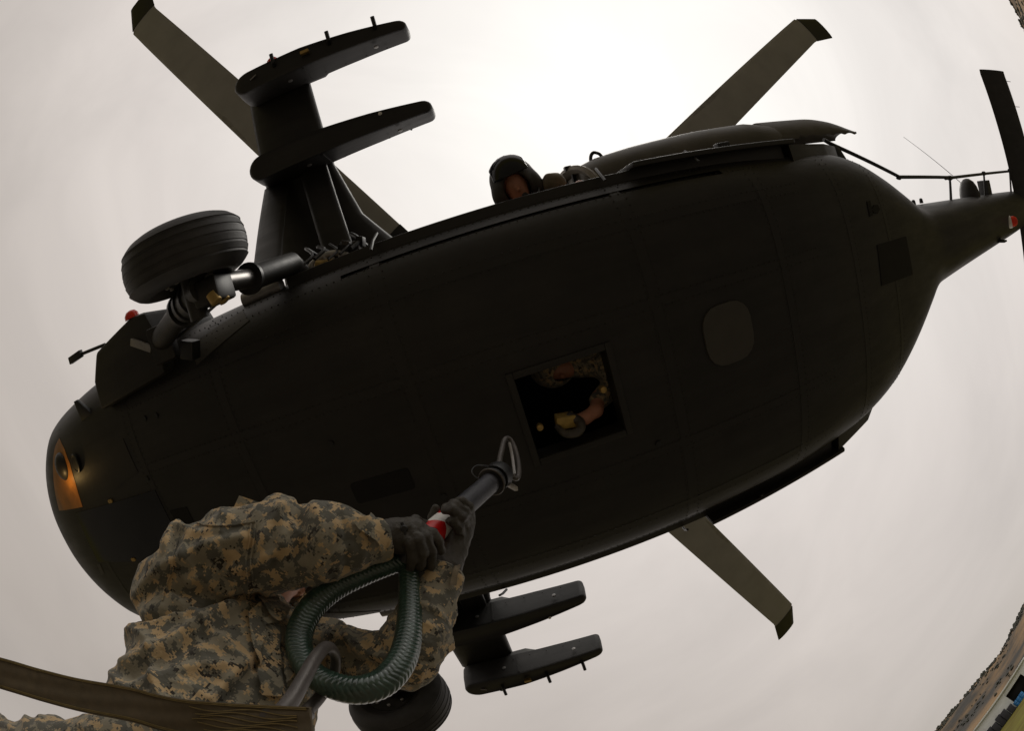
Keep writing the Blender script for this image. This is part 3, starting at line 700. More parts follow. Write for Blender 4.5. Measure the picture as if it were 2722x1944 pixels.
    part(MB().lathe((-1.50, sgn * 1.16, 0.30), (1, 0, 0), [(-0.14, 0.03), (-0.14, 0.05), (0.14, 0.05), (0.14, 0.03)], 14), 'strut_hinge', 'greymetal', wing)
    part(MB().lathe((-1.13, sgn * 1.20, 0.58), (1, -sgn * 0.3, 0), [(-0.08, 0.02), (-0.07, 0.04), (0.06, 0.04), (0.1, 0.025)], 12), 'strut_hinge', 'brass', wing)
    for k in range(5):
        c = np.array([-1.02 + 0.03 * k, sgn * (1.27 + 0.02 * math.sin(k * 2)), 0.66 + 0.02 * k]); part(MB().obox(c, (0.022, 0.01, 0), (-0.01, 0.03, 0.01), (0, 0, 0.03 + 0.006 * k)), 'fitting', 'gunmetal' if k % 2 else 'hull2', wing, bevel=0.004)
    for k in range(6):
        q0 = np.array([-1.30 + 0.07 * k, sgn * (1.22 + 0.015 * (k % 3)), 0.36 + 0.05 * k]); part(MB().tube(spline([q0, q0 + (0.05, sgn * 0.05, 0.10), q0 + (-0.02, sgn * (0.10 + 0.03 * (k % 2)), 0.22), q0 + (0.03, sgn * 0.04, 0.40)], 14), 0.008 + 0.003 * (k % 3), 6), 'cable', 'black' if k % 2 else 'hull2', wing)
    # round gunner window: pale ring and bars in front of a dark pane, bulging from the side
    cc = np.array([-1.14, sgn * 1.10, 0.64]); rad_ = 0.20
    arc = [cc + np.array([rad_ * math.cos(R(a)), sgn * rad_ * 0.88 * math.sin(R(a)), 0]) for a in range(0, 181, 10)]
    win = part(MB().tube(arc, 0.022, 10), 'bubble_window', 'palemetal')
    part(MB().prism([(q[0], q[1]) for q in arc], cc[2] + 0.03, cc[2] + 0.04), 'pane', 'glass', win)
    for k in range(7):
        x = cc[0] - 0.15 + k * 0.05; yy = rad_ * 0.88 * math.sqrt(max(0, 1 - ((x - cc[0]) / rad_) ** 2))
        part(MB().tube([(x, sgn * 1.08, cc[2] - 0.01), (x, cc[1] + sgn * yy, cc[2] - 0.01)], 0.013, 6), 'window_bar', 'palemetal', win)

# ---- slid-back cabin doors and their rails
for sgn in (-1, 1):
    dr = part(MB().prism([(0.78, 0.14), (2.12, 0.19), (2.16, 0.35), (2.16, 1.40), (0.78, 1.45)], sgn * 1.172, sgn * 1.208, axis=1), 'sliding_door', 'hull', bevel=0.012)
    for x0 in (0.95, 1.55):
        part(MB().box((x0, min(sgn * 1.210, sgn * 1.214), 0.75), (x0 + 0.48, max(sgn * 1.210, sgn * 1.214), 1.3)), 'door_window', 'glass', dr, bevel=0.002)
    part(MB().obox((1.5, sgn * 1.225, 0.26), (0.05, 0, 0), (0, 0.02, 0), (0, 0, 0.035)), 'door_roller', 'black', dr, bevel=0.006)
    part(MB().box((-1.3, min(sgn * 1.0, sgn * 1.175), 0.235), (2.0, max(sgn * 1.0, sgn * 1.175), 0.285)), 'door_rail', 'hull2', bevel=0.004)
    for x in (-0.74, 0.58, 1.2):
        part(MB().tube([(x, sgn * 1.13, 0.12), (x + 0.01, sgn * 1.185, 0.20), (x + 0.03, sgn * 1.235, 0.30)], 0.009, 6), 'frame_clip', 'hull2')
# ---- engine nacelles with exhaust shrouds
for sgn in (-1, 1):
    rg = []
    for x, yc, zc, ry, rz in ((0.86, 1.13, 1.66, 0.32, 0.28), (0.92, 1.14, 1.66, 0.36, 0.32), (1.05, 1.15, 1.66, 0.385, 0.35), (1.4, 1.155, 1.66, 0.415, 0.37), (2.1, 1.18, 1.66, 0.435, 0.38), (2.7, 1.19, 1.65, 0.44, 0.36), (3.1, 1.16, 1.64, 0.42, 0.30)):
        rg.append([(x, sgn * (yc + ry * math.copysign(abs(math.cos(a)) ** 0.75, math.cos(a))), zc + rz * math.copysign(abs(math.sin(a)) ** 0.75, math.sin(a))) for a in np.linspace(0, 2 * math.pi, 40, endpoint=False)])
    nac = part(MB().loft(rg), 'engine_nacelle', 'faded_lit', smooth=50)
    # intake: pale ring, dark bowl, nose bullet and vanes
    ic = np.array([0.84, sgn * 1.17, 1.60]); ia = nrm([-1, sgn * 0.10, -0.55])
    part(MB().lathe(ic, ia, [(-0.02, 0.27), (0.03, 0.33), (0.07, 0.335), (0.09, 0.30), (0.06, 0.265), (0.0, 0.25)], 40), 'intake_ring', 'faded_lit2', nac)
    part(MB().lathe(ic, ia, [(-0.02, 0.02), (0.02, 0.25), (0.03, 0.12), (0.10, 0.09), (0.13, 0.03)], 30), 'intake_bowl', 'greymetal', nac)
    for k in range(10):
        u, v = frame(ia); a = k * math.pi / 5; d = math.cos(a) * u + math.sin(a) * v
        part(MB().obox(ic + ia * 0.045 + d * 0.175, d * 0.085, np.cross(ia, d) * 0.008, ia * 0.02), 'intake_vane', 'black', nac)
    part(MB().obox((0.80, sgn * 1.50, 1.60), (0.03, 0, 0), (0, 0.02, 0), (0, 0, 0.03)), 'latch', 'black', nac, bevel=0.004)
    hk = spline([(1.02, sgn * 1.44, 1.6), (1.03, sgn * 1.54, 1.6), (1.07, sgn * 1.59, 1.6), (1.12, sgn * 1.57, 1.6), (1.14, sgn * 1.53, 1.6)], 14)
    part(MB().tube(hk, 0.016, 8), 'tie_down_hook', 'black', nac)
    # exhaust shroud: a curved shell with a scalloped lower lip
    sh = MB(); outer, inner = [], []; xs = np.linspace(2.95, 4.40, 48)
    for i, x in enumerate(xs):
        t = (x - 2.95) / 1.45; yo = 1.635 - 0.165 * max(0, t - 0.45) ** 2 / 0.3025; zl = 1.36 + 0.10 * max(0, t - 0.8) * 2; zt_ = 1.92 - 0.10 * t
        wl = max(0.03, yo - 1.40)
        prof = [(yo - wl + wl * math.sin(R(q)) ** 0.7, zl + (zt_ - zl) * (q / 90.0) * 0.5) for q in np.linspace(0, 90, 7)] + [(yo - wl + wl * math.cos(R(q)), (zl + zt_) / 2 + (zt_ - zl) / 2 * math.sin(R(q))) for q in np.linspace(15, 90, 6)]
        prof[0] = (prof[0][0] + 0.022 * abs(math.sin(i * 0.42)) * (1 if t > 0.25 else 0), prof[0][1])
        outer.append([(x, sgn * a, b) for a, b in prof])
    n_ = len(outer[0])
    inn = [[(q[0], q[1] - sgn * 0.02, q[2]) for q in r_] for r_ in outer]
    sh.loft([outer[i] + inn[i][::-1] for i in range(len(outer))])
    part(sh, 'exhaust_shroud', 'faded_lit', nac, smooth=50)
    part(MB().prism([(2.17, 1.30), (3.15, 1.26), (3.02, 0.62), (2.6, 0.36), (2.05, 0.20)], sgn * 0.90, sgn * 1.168, axis=1), 'aft_fairing', 'hull', smooth=30)

# ---- tail: stabilator, antenna tube on stand-offs, domes, lights
for sgn in (-1, 1):
    rg = []
    for y, dx in ((0.20, 0), (0.6, 0), (1.6, 0.03), (2.5, 0.08), (2.60, 0.14)):
        le = np.array([9.02 + dx, 1.02]); te = np.array([9.86 + dx * 0.6, 0.66]); c = (le + te) / 2; a = (te - le) / 2; nn_ = nrm([a[1], -a[0]])
        rg.append([(c[0] + a[0] * math.cos(q) + nn_[0] * 0.05 * math.sin(q), sgn * y, c[1] + a[1] * math.cos(q) + nn_[1] * 0.05 * math.sin(q)) for q in np.linspace(0, 2 * math.pi, 20, endpoint=False)])
    stb = part(MB().loft(rg), 'stabilator', 'hull', smooth=60)
    for y in (1.2, 1.9, 2.4):
        part(MB().tube([(9.85, sgn * y, 0.67), (10.05, sgn * y, 0.60)], 0.006, 5), 'static_wick', 'black', stb)
tubep = spline([(3.30, -1.29, 1.0), (3.50, -1.20, 1.0), (4.48, -0.83, 1.0), (4.56, -0.81, 1.0), (5.9, -0.725, 1.0), (6.0, -0.715, 1.0), (9.2, -0.70, 1.02)], 50)
ant = part(MB().tube(tubep, 0.022, 10), 'antenna_tube', 'black')
part(MB().loft([[(3.42 + 0.07 * math.cos(q), -1.22, 1.0 + 0.03 * math.sin(q)) for q in np.linspace(0, 6.28, 12, endpoint=False)], [(3.52 + 0.10 * math.cos(q), -0.86, 0.95 + 0.04 * math.sin(q)) for q in np.linspace(0, 6.28, 12, endpoint=False)]]), 'antenna_mast', 'black', ant)
for x in (5.95, 7.42, 9.0):
    part(MB().tube([(x, -0.715, 1.0), (x - 0.08, -0.34, 1.05)], [0.02, 0.026], 8), 'stand_off', 'black', ant)
    part(MB().lathe((x, -0.715, 1.0), (1, 0, 0), [(-0.04, 0.02), (-0.04, 0.034), (0.04, 0.034), (0.04, 0.02)], 10), 'clamp', 'black', ant)
part(MB().lathe((6.9, -0.33, 1.16), (0, -1, 0.05), [(0, 0.20), (0.1, 0.20), (0.2, 0.175), (0.28, 0.13), (0.33, 0.06), (0.34, 0.01)], 24), 'dome_antenna', 'hull')
part(MB().box((7.55, -0.60, 1.06), (7.78, -0.33, 1.26)), 'antenna_box', 'black', bevel=0.01)
part(MB().tube([(6.7, -0.62, 1.2), (5.75, -1.35, 1.55)], [0.006, 0.003], 5), 'whip_antenna', 'black')
tl = part(MB().lathe((7.60, 0.06, 0.76), (0.5, -0.1, -1), [(0, 0.10), (0.08, 0.098), (0.09, 0.08)], 18), 'strobe_light', 'white')
part(MB().lathe((7.635, 0.053, 0.69), (0.5, -0.1, -1), [(0, 0.085), (0.08, 0.08), (0.13, 0.05), (0.145, 0.01)], 18), 'red_lens', 'redlens', tl)
part(MB().prism([(6.85, 0.95), (7.15, 0.95), (7.08, 0.62), (6.94, 0.62)], 0.26, 0.285, axis=1), 'blade_antenna', 'black', bevel=0.004)
for x in (4.75, 4.95):
    part(MB().lathe((x, -0.47, 1.02), (0, -1, 0), [(0, 0.03), (0.05, 0.025), (0.06, 0.012)], 8), 'step_peg', 'black')

# ---- main rotor, at rest
ROT = part(MB().lathe((-0.29, 0, 1.9), (0.052, 0, 1), [(0, 0.32), (0.3, 0.22), (0.85, 0.16), (0.98, 0.36), (1.08, 0.40), (1.2, 0.38), (1.28, 0.16)], 32), 'rotor_head', 'black')
bm_ = MB(); rgs = []
for s, ch, th in ((0.45, 0.11, 0.05), (0.95, 0.11, 0.05), (1.25, 0.20, 0.04), (1.6, 0.265, 0.032), (4.5, 0.265, 0.03), (7.55, 0.265, 0.028), (7.7, 0.25, 0.026), (8.18, 0.22, 0.02)):
    sw = 0.0 if s < 7.6 else (s - 7.6) * 0.35; dr_ = -0.004 * s * s * 0.4
    rgs.append([(s, -0.08 * 0 + sw + ch * math.cos(q), th * math.sin(q) + dr_ + ch * math.cos(q) * -0.10) for q in np.linspace(0, 2 * math.pi, 18, endpoint=False)])
bm_.loft(rgs); RHC = np.array([-0.29 + 0.052 * 1.1, 0, 3.0])
bl0 = bm_.build('rotor_blade', M['blade'], None, smooth=60)
def blade_piece(name, s0, s1, c0, c1, m, grow):
    mb = MB(); rg = []
    for s_ in np.linspace(s0, s1, 12):
        ch = float(np.interp(s_, [1.25, 1.6, 7.55, 7.7, 8.18], [0.2, 0.265, 0.265, 0.25, 0.22])); th_ = float(np.interp(s_, [1.25, 1.6, 8.18], [0.04, 0.032, 0.02])) + grow; sw = 0.0 if s_ < 7.6 else (s_ - 7.6) * 0.35
        qs = np.linspace(c0, c1, 14, endpoint=c1 - c0 < 6.2); rg.append([(s_, sw + (ch + grow) * math.cos(q), th_ * math.sin(q) - 0.0016 * s_ * s_ - 0.10 * ch * math.cos(q)) for q in qs])
    return mb.loft(rg).build(name, M[m], bl0, smooth=60)
blade_piece('tip_cap', 7.66, 8.20, 0, 2 * math.pi, 'black', 0.014)
blade_piece('abrasion_strip', 1.7, 7.60, math.pi - 0.75, math.pi + 0.75, 'greymetal', 0.003)
blade_piece('root_cuff', 1.26, 1.75, 0, 2 * math.pi, 'black', 0.006)
for k in range(4):
    b_ = bl0 if k == 0 else copy_tree(bl0)
    b_.parent = HELI
    b_.matrix_local = Matrix.Translation(Vector(RHC)) @ Matrix.Rotation(R(-3), 4, 'Y') @ Matrix.Rotation(R(61 + 90 * k), 4, 'Z')
part(MB().loft([[(x, y * 0.5, 1.9 + z) for x, y, z in ((-1.6, -1, -.05), (-1.6, 1, -.05), (-1.4, 0.9, 0.18), (-1.4, -0.9, 0.18))], [(x, y * 0.62, 1.9 + z) for x, y, z in ((1.2, -1, -.05), (1.2, 1, -.05), (1.1, 0.8, 0.45), (1.1, -0.8, 0.45))]]), 'pylon_cowling', 'hull')
# ---- cargo hook in the hatch
hk = part(MB().obox((-0.02, 0.08, 0.10), (0.055, 0.01, 0), (-0.005, 0.035, 0), (0, 0, 0.05)), 'cargo_hook', 'yellow', bevel=0.01)
hp_ = spline([(0.0, 0.06, 0.10, 0.03), (0.05, 0.10, 0.05, 0.028), (0.02, 0.13, 0.0, 0.026), (-0.05, 0.12, 0.01, 0.022), (-0.08, 0.08, 0.06, 0.016)], 18)
part(MB().tube(hp_[:, :3], hp_[:, 3], 12), 'hook_beak', 'gunmetal', hk)
for x, y in ((-0.17, 0.05), (0.22, -0.04)):
    part(MB().lathe((x, y, 0.06), (0, 0, -1), [(0, 0.02), (0.03, 0.018), (0.035, 0.008)], 12), 'hatch_latch', 'brass')

# ================================================================== FOREGROUND: the load under the helicopter that the soldier stands on
DECK = CAMZ - 0.55
M['load'] = mat('load_sand_paint', (0.25, 0.205, 0.145), 0.6, var=0.3, scale=4, bump=0.1, bscale=30)  # unseen load, its sand tone chosen to bounce warm light upward
LD = empty('cargo_container', (-0.8, 0.4, 0))
tag(LD, 'sand painted steel cargo container under the soldier, waiting to be slung', 'container')
part(MB().box((-1.5, -1.05, 0.12), (1.5, 1.05, DECK - 0.02)), 'body', 'load', LD, bevel=0.02)
part(MB().box((-1.52, -1.07, DECK - 0.02), (1.52, 1.07, DECK)), 'lid', 'load', LD, bevel=0.006)
part(MB().box((-1.45, -0.75, DECK + 0.001), (-0.12, 0.02, DECK + 0.26)), 'raised_hatch', 'load', LD, bevel=0.02)
for x in (-1.3, 0, 1.3):
    part(MB().box((x - 0.1, -1.04, 0), (x + 0.1, 1.04, 0.119)), 'skid', 'crate', LD, bevel=0.01)
for k in range(11):
    x = -1.4 + k * 0.28
    for y in (-1.052, 1.052):
        part(MB().box((x - 0.05, min(y, y * 1.025), 0.2), (x + 0.05, max(y, y * 1.025), DECK - 0.1)), 'side_rib', 'load', LD, bevel=0.006)

# ================================================================== THE SOLDIER
ZU = np.array([0, 0, 1.0])
shR, shL = at(450, 1585, 1.17), at(850, 1725, 1.22)
lx = nrm((shL - shR) * np.array([1, 1, 0])); fx = np.cross(lx, ZU)      # his left, his front
BB = np.stack([lx, fx, ZU])
hipc = at(545, 1945, 1.03); hipc[2] = DECK + 0.93
neck = (shR + shL) / 2 + ZU * 0.075 - fx * 0.02
armR = [(*shR, 0.088), (*at(525, 1515, 1.115), 0.093), (*at(640, 1475, 1.07), 0.096), (*at(750, 1452, 1.03), 0.092), (*at(796, 1462, 1.02), 0.064), (*at(875, 1440, 1.01), 0.081), (*at(945, 1440, 1.01), 0.059), (*at(1000, 1435, 1.02), 0.046), (*at(1022, 1432, 1.025), 0.043)]
armL = [(*shL, 0.085), (*at(930, 1748, 1.13), 0.067), (*at(1020, 1762, 1.07), 0.065), (*at(1085, 1750, 1.03), 0.062), (*at(1112, 1690, 1.03), 0.060), (*at(1138, 1610, 1.06), 0.054), (*at(1165, 1545, 1.09), 0.047), (*at(1174, 1518, 1.10), 0.043)]
chest = (shR + shL) / 2 - ZU * 0.10 - fx * 0.01
waist = hipc + ZU * 0.12
def torso(P):
    d = ell(P, chest - ZU * 0.03, (0.215, 0.145, 0.22), BB)
    d = smin(d, ell(P, (chest + waist) / 2 - ZU * 0.04 + fx * 0.01, (0.20, 0.150, 0.24), BB), 0.06)
    d = smin(d, ell(P, hipc + ZU * 0.04, (0.205, 0.145, 0.20), BB), 0.05)
    d = smin(d, chain(P, [(*shR, 0.078), (*(neck - ZU * 0.03), 0.085), (*shL, 0.085)]), 0.05)
    return d
def jacket_sdf(P):
    d = torso(P)
    d = smin(d, chain(P, armR, 0.02), 0.014)
    d = smin(d, chain(P, armL, 0.03), 0.02)
    d = smin(d, cap(P, neck, neck + ZU * 0.05 + fx * 0.01, 0.082, 0.080), 0.02)
    cut = P @ ZU - (hipc[2] - 0.10)
    d = np.maximum(d, -cut)
    for a, b in ((armR[-2], armR[-1]), (armL[-2], armL[-1])):     # flat cuff ends
        t = nrm(np.array(b[:3]) - np.array(a[:3])); d = np.maximum(d, np.where(np.linalg.norm(P - np.array(b[:3]), axis=-1) < 0.075, (P - np.array(b[:3])) @ t - 0.004, -1))
    return d
def axis_coord(V, pts):
    """distance along and nearest segment direction for a limb"""
    best = np.full(len(V), 1e9); s = np.zeros(len(V)); D = np.zeros((len(V), 3)); acc = 0
    for a, b in zip(pts[:-1], pts[1:]):
        a, b = np.array(a[:3]), np.array(b[:3]); ab = b - a; l = np.linalg.norm(ab); t = np.clip((V - a) @ ab / l ** 2, 0, 1); d = np.linalg.norm(V - a - t[:, None] * ab, axis=1)
        m = d < best; best[m] = d[m]; s[m] = acc + t[m] * l; D[m] = ab / l; acc += l
    return s, D, best, acc
DRAGS = [([(350, 1650), (450, 1624), (560, 1606), (690, 1590)], -0.026, 9), ([(345, 1665), (450, 1642), (560, 1628), (650, 1618)], 0.008, 9), ([(345, 1620), (410, 1545), (500, 1480), (600, 1440), (650, 1432)], 0.014, 16), ([(370, 1600), (440, 1540), (520, 1510), (600, 1490)], -0.010, 16), ([(330, 1770), (430, 1715), (540, 1650), (640, 1600)], 0.016, 15),
         ([(345, 1790), (440, 1745), (540, 1690), (620, 1650)], -0.010, 14), ([(300, 1850), (420, 1800), (520, 1770), (620, 1770)], 0.012, 16), ([(560, 1860), (610, 1810), (660, 1760)], 0.012, 13), ([(590, 1870), (640, 1815), (690, 1770)], -0.012, 12),
         ([(740, 1345), (752, 1400), (748, 1450)], 0.010, 14), ([(790, 1370), (800, 1430), (790, 1500)], -0.016, 13), ([(835, 1345), (850, 1400), (845, 1480), (860, 1530)], 0.008, 15), ([(905, 1370), (925, 1430), (920, 1510)], -0.009, 10), ([(960, 1390), (968, 1440), (955, 1505)], 0.007, 9),
         ([(900, 1720), (950, 1760), (1000, 1770)], -0.010, 12), ([(930, 1700), (980, 1740), (1030, 1750)], 0.009, 12), ([(480, 1400), (540, 1420), (590, 1410)], 0.008, 12), ([(730, 1500), (690, 1540), (640, 1565)], -0.010, 13), ([(620, 1520), (680, 1500), (730, 1470)], 0.010, 14)]
def folds(V):
    """cloth folds: rings of creases round the sleeves, diagonal drags across the chest"""
    wp = np.stack([vnoise(V * 9, 31), vnoise(V * 9, 32), vnoise(V * 9, 33)], -1) - 0.5
    out_ = np.zeros(len(V))
    dT = torso(V)
    for pts, sd_ in ((armR, 0), (armL, 50)):
        s, D, d, tot = axis_coord(V, pts)
        rad_ = np.interp(s / tot, np.linspace(0, 1, len(pts)), [q[3] for q in pts])
        wgt = np.clip(1 - (d - rad_) / 0.04, 0, 1) * np.clip((dT + 0.01) / 0.05, 0, 1)
        B = V - (np.sum((V - np.array(pts[0][:3])) * D, 1))[:, None] * D
        Q = np.concatenate([(s * 19)[:, None] + wp[:, :1] * 2.4, B[:, :1] * 8 + s[:, None] * 5, B[:, 1:2] * 8], 1)
        f1 = ridge(Q, 60 + sd_) ** 2.2
        f2 = ridge(np.concatenate([(s * 42)[:, None] + wp[:, 1:2] * 3, B[:, 1:] * 13], 1), 61 + sd_) ** 2
        fa_ = ridge(np.concatenate([(s * 3.2)[:, None] + wp[:, :1] * 0.8, B[:, 1:] * 13 + s[:, None] * 7], 1), 62 + sd_) ** 2.6      # long folds running down the sleeve
        rel = s / tot; ringw = np.clip(np.exp(-((rel - 0.60) / 0.10) ** 2) + 0.9 * np.exp(-((rel - 0.92) / 0.07) ** 2) + 0.25, 0, 1.1)
        amp = np.minimum(rad_ / 0.09, 1)
        out_ += wgt * amp * (0.024 * (f1 - 0.42) * ringw + 0.006 * (f2 - 0.4) * ringw + 0.030 * (fa_ - 0.35) * (1.15 - ringw))
    wt = np.clip(1 - (dT - 0.0) / 0.05, 0, 1) * np.clip(1 - np.abs(out_) / 0.01, 0, 1)
    q = (V - chest) @ BB.T
    dg1 = q @ nrm([0.55, 0.1, 0.85]); dg2 = q @ nrm([0.85, 0.1, -0.5])
    f3 = ridge(np.stack([dg1 * 15 + wp[:, 0] * 1.8, dg2 * 4.5, q[:, 1] * 3], -1), 80) ** 2.4
    f4 = ridge(np.stack([dg1 * 34 + wp[:, 1] * 2.2, dg2 * 9, q[:, 1] * 6], -1), 81) ** 2
    out_ += wt * (0.018 * (f3 - 0.38) + 0.004 * (f4 - 0.4))
    out_ += 0.003 * (vnoise(V * 22, 90) - 0.5)
    cr_ = ridge(np.stack([dg1 * 11 + wp[:, 2] * 2.0, dg2 * 3.2, q[:, 1] * 4], -1), 95); out_ += 0.008 * np.clip((cr_ - 0.82) / 0.18, 0, 1) ** 1.2
    dv = V - CAM; dist = np.linalg.norm(dv, axis=1); c3 = (dv / dist[:, None]) @ ROWS.T; th_ = np.arccos(np.clip(c3[:, 2], -1, 1)); rr_p = 2 * FPX * np.sin(th_ / 2); hq = np.hypot(c3[:, 0], c3[:, 1]) + 1e-9
    PX = np.stack([1361 + rr_p * c3[:, 0] / hq, 972 - rr_p * c3[:, 1] / hq], -1)
    for pl, amp, sg in DRAGS:
        pl = spline([(float(a), float(b)) for a, b in pl], 30); best = np.full(len(V), 1e9)
        for a, b in zip(pl[:-1], pl[1:]):
            ab = b - a; t = np.clip(((PX - a) @ ab) / (ab @ ab), 0, 1); best = np.minimum(best, np.linalg.norm(PX - a - t[:, None] * ab, axis=1))
        out_ += amp * np.exp(-(best / sg) ** 2)
    return out_
SO = empty('person', (hipc[0], hipc[1], DECK))
tag(SO, 'soldier in pixel camouflage and dark gloves reaching up to guide the sling pendant', 'person')
SOV = np.array([hipc[0], hipc[1], DECK])
allp = np.array([q[:3] for q in armR + armL] + [list(hipc), list(neck)])
lo_, hi_ = allp.min(0) - 0.26, allp.max(0) + 0.2
lo_[2] = hipc[2] - 0.14
jacket = sdf_obj('jacket', jacket_sdf, lo_, hi_, 0.0062, M['camo'], SO, folds, origin=SOV)
# body: one continuous figure inside the clothes, head and neck showing
headc = at(742, 1512, 1.285)
fh = nrm(fx * 0.55 + ZU * 0.62 + lx * 0.25); uh = nrm(ZU - fh * (ZU @ fh) - fx * 0.1); uh = nrm(uh - fh * (uh @ fh)); lh = np.cross(uh, fh); lh = -np.cross(fh, uh) * -1
if lh @ lx < 0:
    lh = -lh
HB_ = np.stack([lh, fh, uh])
def hp(a, b, c):
    return headc + a * lh + b * fh + c * uh
hipR, hipL = hipc - lx * 0.10 - ZU * 0.09, hipc + lx * 0.10 - ZU * 0.05
kneeR = at(20, 2010, 1.25); footR = np.array([kneeR[0] + 0.05, kneeR[1] - 0.02, DECK + 0.34]); kneeL = hipL + fx * 0.10 - ZU * 0.42 + lx * 0.04; footL = np.array([kneeL[0] - 0.03, kneeL[1], DECK + 0.09])
def body_sdf(P):
    d = ell(P, hp(0, -0.01, 0.02), (0.078, 0.098, 0.112), HB_)
    d = smin(d, ell(P, hp(0, 0.045, -0.065), (0.052, 0.05, 0.05), HB_), 0.04)
    d = smin(d, cap(P, hp(0, 0.085, 0.02), hp(0, 0.112, -0.018), 0.008, 0.014), 0.012)       # nose
    d = smin(d, ell(P, hp(0, 0.088, -0.052), (0.026, 0.012, 0.010), HB_), 0.010)             # lips
    for s in (-1, 1):
        d = smin(d, ell(P, hp(s * 0.080, -0.01, -0.01), (0.010, 0.022, 0.034), HB_), 0.006)    # ears
        d = np.maximum(d, -ell(P, hp(s * 0.032, 0.092, 0.018), (0.017, 0.012, 0.010), HB_))
        d = smin(d, ell(P, hp(s * 0.032, 0.078, 0.018), (0.013, 0.013, 0.011), HB_), 0.003)
    d = smin(d, cap(P, hp(0, -0.03, -0.06), neck - ZU * 0.03, 0.055, 0.062), 0.03)
    d = smin(d, torso(P) + 0.025, 0.03)
    d = smin(d, chain(P, [(*q[:3], q[3] - 0.03) for q in armR], 0.02), 0.02)
    d = smin(d, chain(P, [(*q[:3], q[3] - 0.024) for q in armL], 0.02), 0.02)
    d = smin(d, chain(P, [(*hipR, 0.075), (*kneeR, 0.05), (*footR, 0.035)], 0.02), 0.02)
    d = smin(d, chain(P, [(*hipL, 0.075), (*kneeL, 0.05), (*footL, 0.035)], 0.02), 0.02)
    return d
al2 = np.vstack([allp, [kneeR, footR, kneeL, footL, headc]])
body = sdf_obj('body', body_sdf, al2.min(0) - 0.2, al2.max(0) + 0.16, 0.0105, M['skin'], SO, origin=SOV)
def trousers_sdf(P):
    d = ell(P, hipc + ZU * 0.0, (0.185, 0.135, 0.17), BB)
    d = smin(d, chain(P, [(*hipR, 0.112), (*(hipR * 0.5 + kneeR * 0.5), 0.095), (*kneeR, 0.085), (*(kneeR * 0.5 + footR * 0.5), 0.085), (*footR, 0.065)], 0.04), 0.04)
    d = smin(d, chain(P, [(*hipL, 0.115), (*(hipL * 0.5 + kneeL * 0.5), 0.10), (*kneeL, 0.085), (*(kneeL * 0.5 + footL * 0.5), 0.08), (*footL, 0.07)], 0.04), 0.04)
    return np.maximum(d, P @ ZU - (hipc[2] + 0.10))
def tfolds(V):
    wp = vnoise(V * 8, 41) - 0.5
    return 0.016 * (ridge(np.stack([V[:, 2] * 18 + V[:, 0] * 6 + wp * 2, V[:, 0] * 8, V[:, 1] * 6], -1), 42) ** 2 - 0.4) + 0.007 * (ridge(V * 26, 43) - 0.5)
legs = np.array([hipR, hipL, kneeR, kneeL, footR, footL]); lo2 = legs.min(0) - 0.22; hi2 = legs.max(0) + 0.25
sdf_obj('trousers', trousers_sdf, lo2, hi2, 0.0075, M['camo2'], SO, tfolds, origin=SOV)
for ft in (footR, footL):
    base = ft - ZU * 0.08
    def boot_sdf(P, ft=ft):
        d = cap(P, ft + ZU * 0.05, ft - ZU * 0.03, 0.055, 0.05); d = smin(d, cap(P, ft - ZU * 0.045, ft - ZU * 0.05 + fx * 0.15, 0.046, 0.042), 0.03); return np.maximum(d, (ft[2] - 0.09) - P @ ZU)
    sdf_obj('boot', boot_sdf, ft - np.array([0.2, 0.25, 0.12]), ft + np.array([0.25, 0.25, 0.14]), 0.008, M['boot'], SO, origin=SOV)
# helmet with camouflage cover and chin strap
def helmet_sdf(P):
    d = ell(P, hp(0, -0.015, 0.045), (0.118, 0.135, 0.115), HB_); q = (P - headc) @ HB_.T
    d = np.maximum(d, -(q[..., 2] - 0.005 + np.where(np.abs(q[..., 1]) < 0.05, 0.035, 0) - 0.3 * np.maximum(q[..., 1] - 0.03, 0)))
    return np.maximum(d, -(ell(P, hp(0, -0.015, 0.03), (0.100, 0.118, 0.105), HB_)))
sdf_obj('helmet', helmet_sdf, headc - 0.22, headc + 0.24, 0.006, M['camo2'], SO, lambda V: 0.004 * (ridge(V * 20, 5) - 0.5), origin=SOV)
def spart(mb, name, m, parent=SO, **k):
    return mb.build(name, M[m] if isinstance(m, str) else m, parent, origin=SOV, **k)
stp = spline([hp(0.098, 0.0, 0.02), hp(0.086, 0.012, -0.05), hp(0.05, 0.06, -0.10), hp(0, 0.085, -0.115), hp(-0.05, 0.06, -0.10), hp(-0.098, 0, 0.02)], 26)
spart(MB().tube(stp, 0.009, 8, flat=0.35), 'chin_strap', 'black')
for s in (-1, 1):
    spart(MB().lathe(hp(s * 0.032, 0.079, 0.018), fh, [(0, 0.011), (0.006, 0.011), (0.011, 0.006), (0.012, 0.001)], 14), 'eye', 'white')

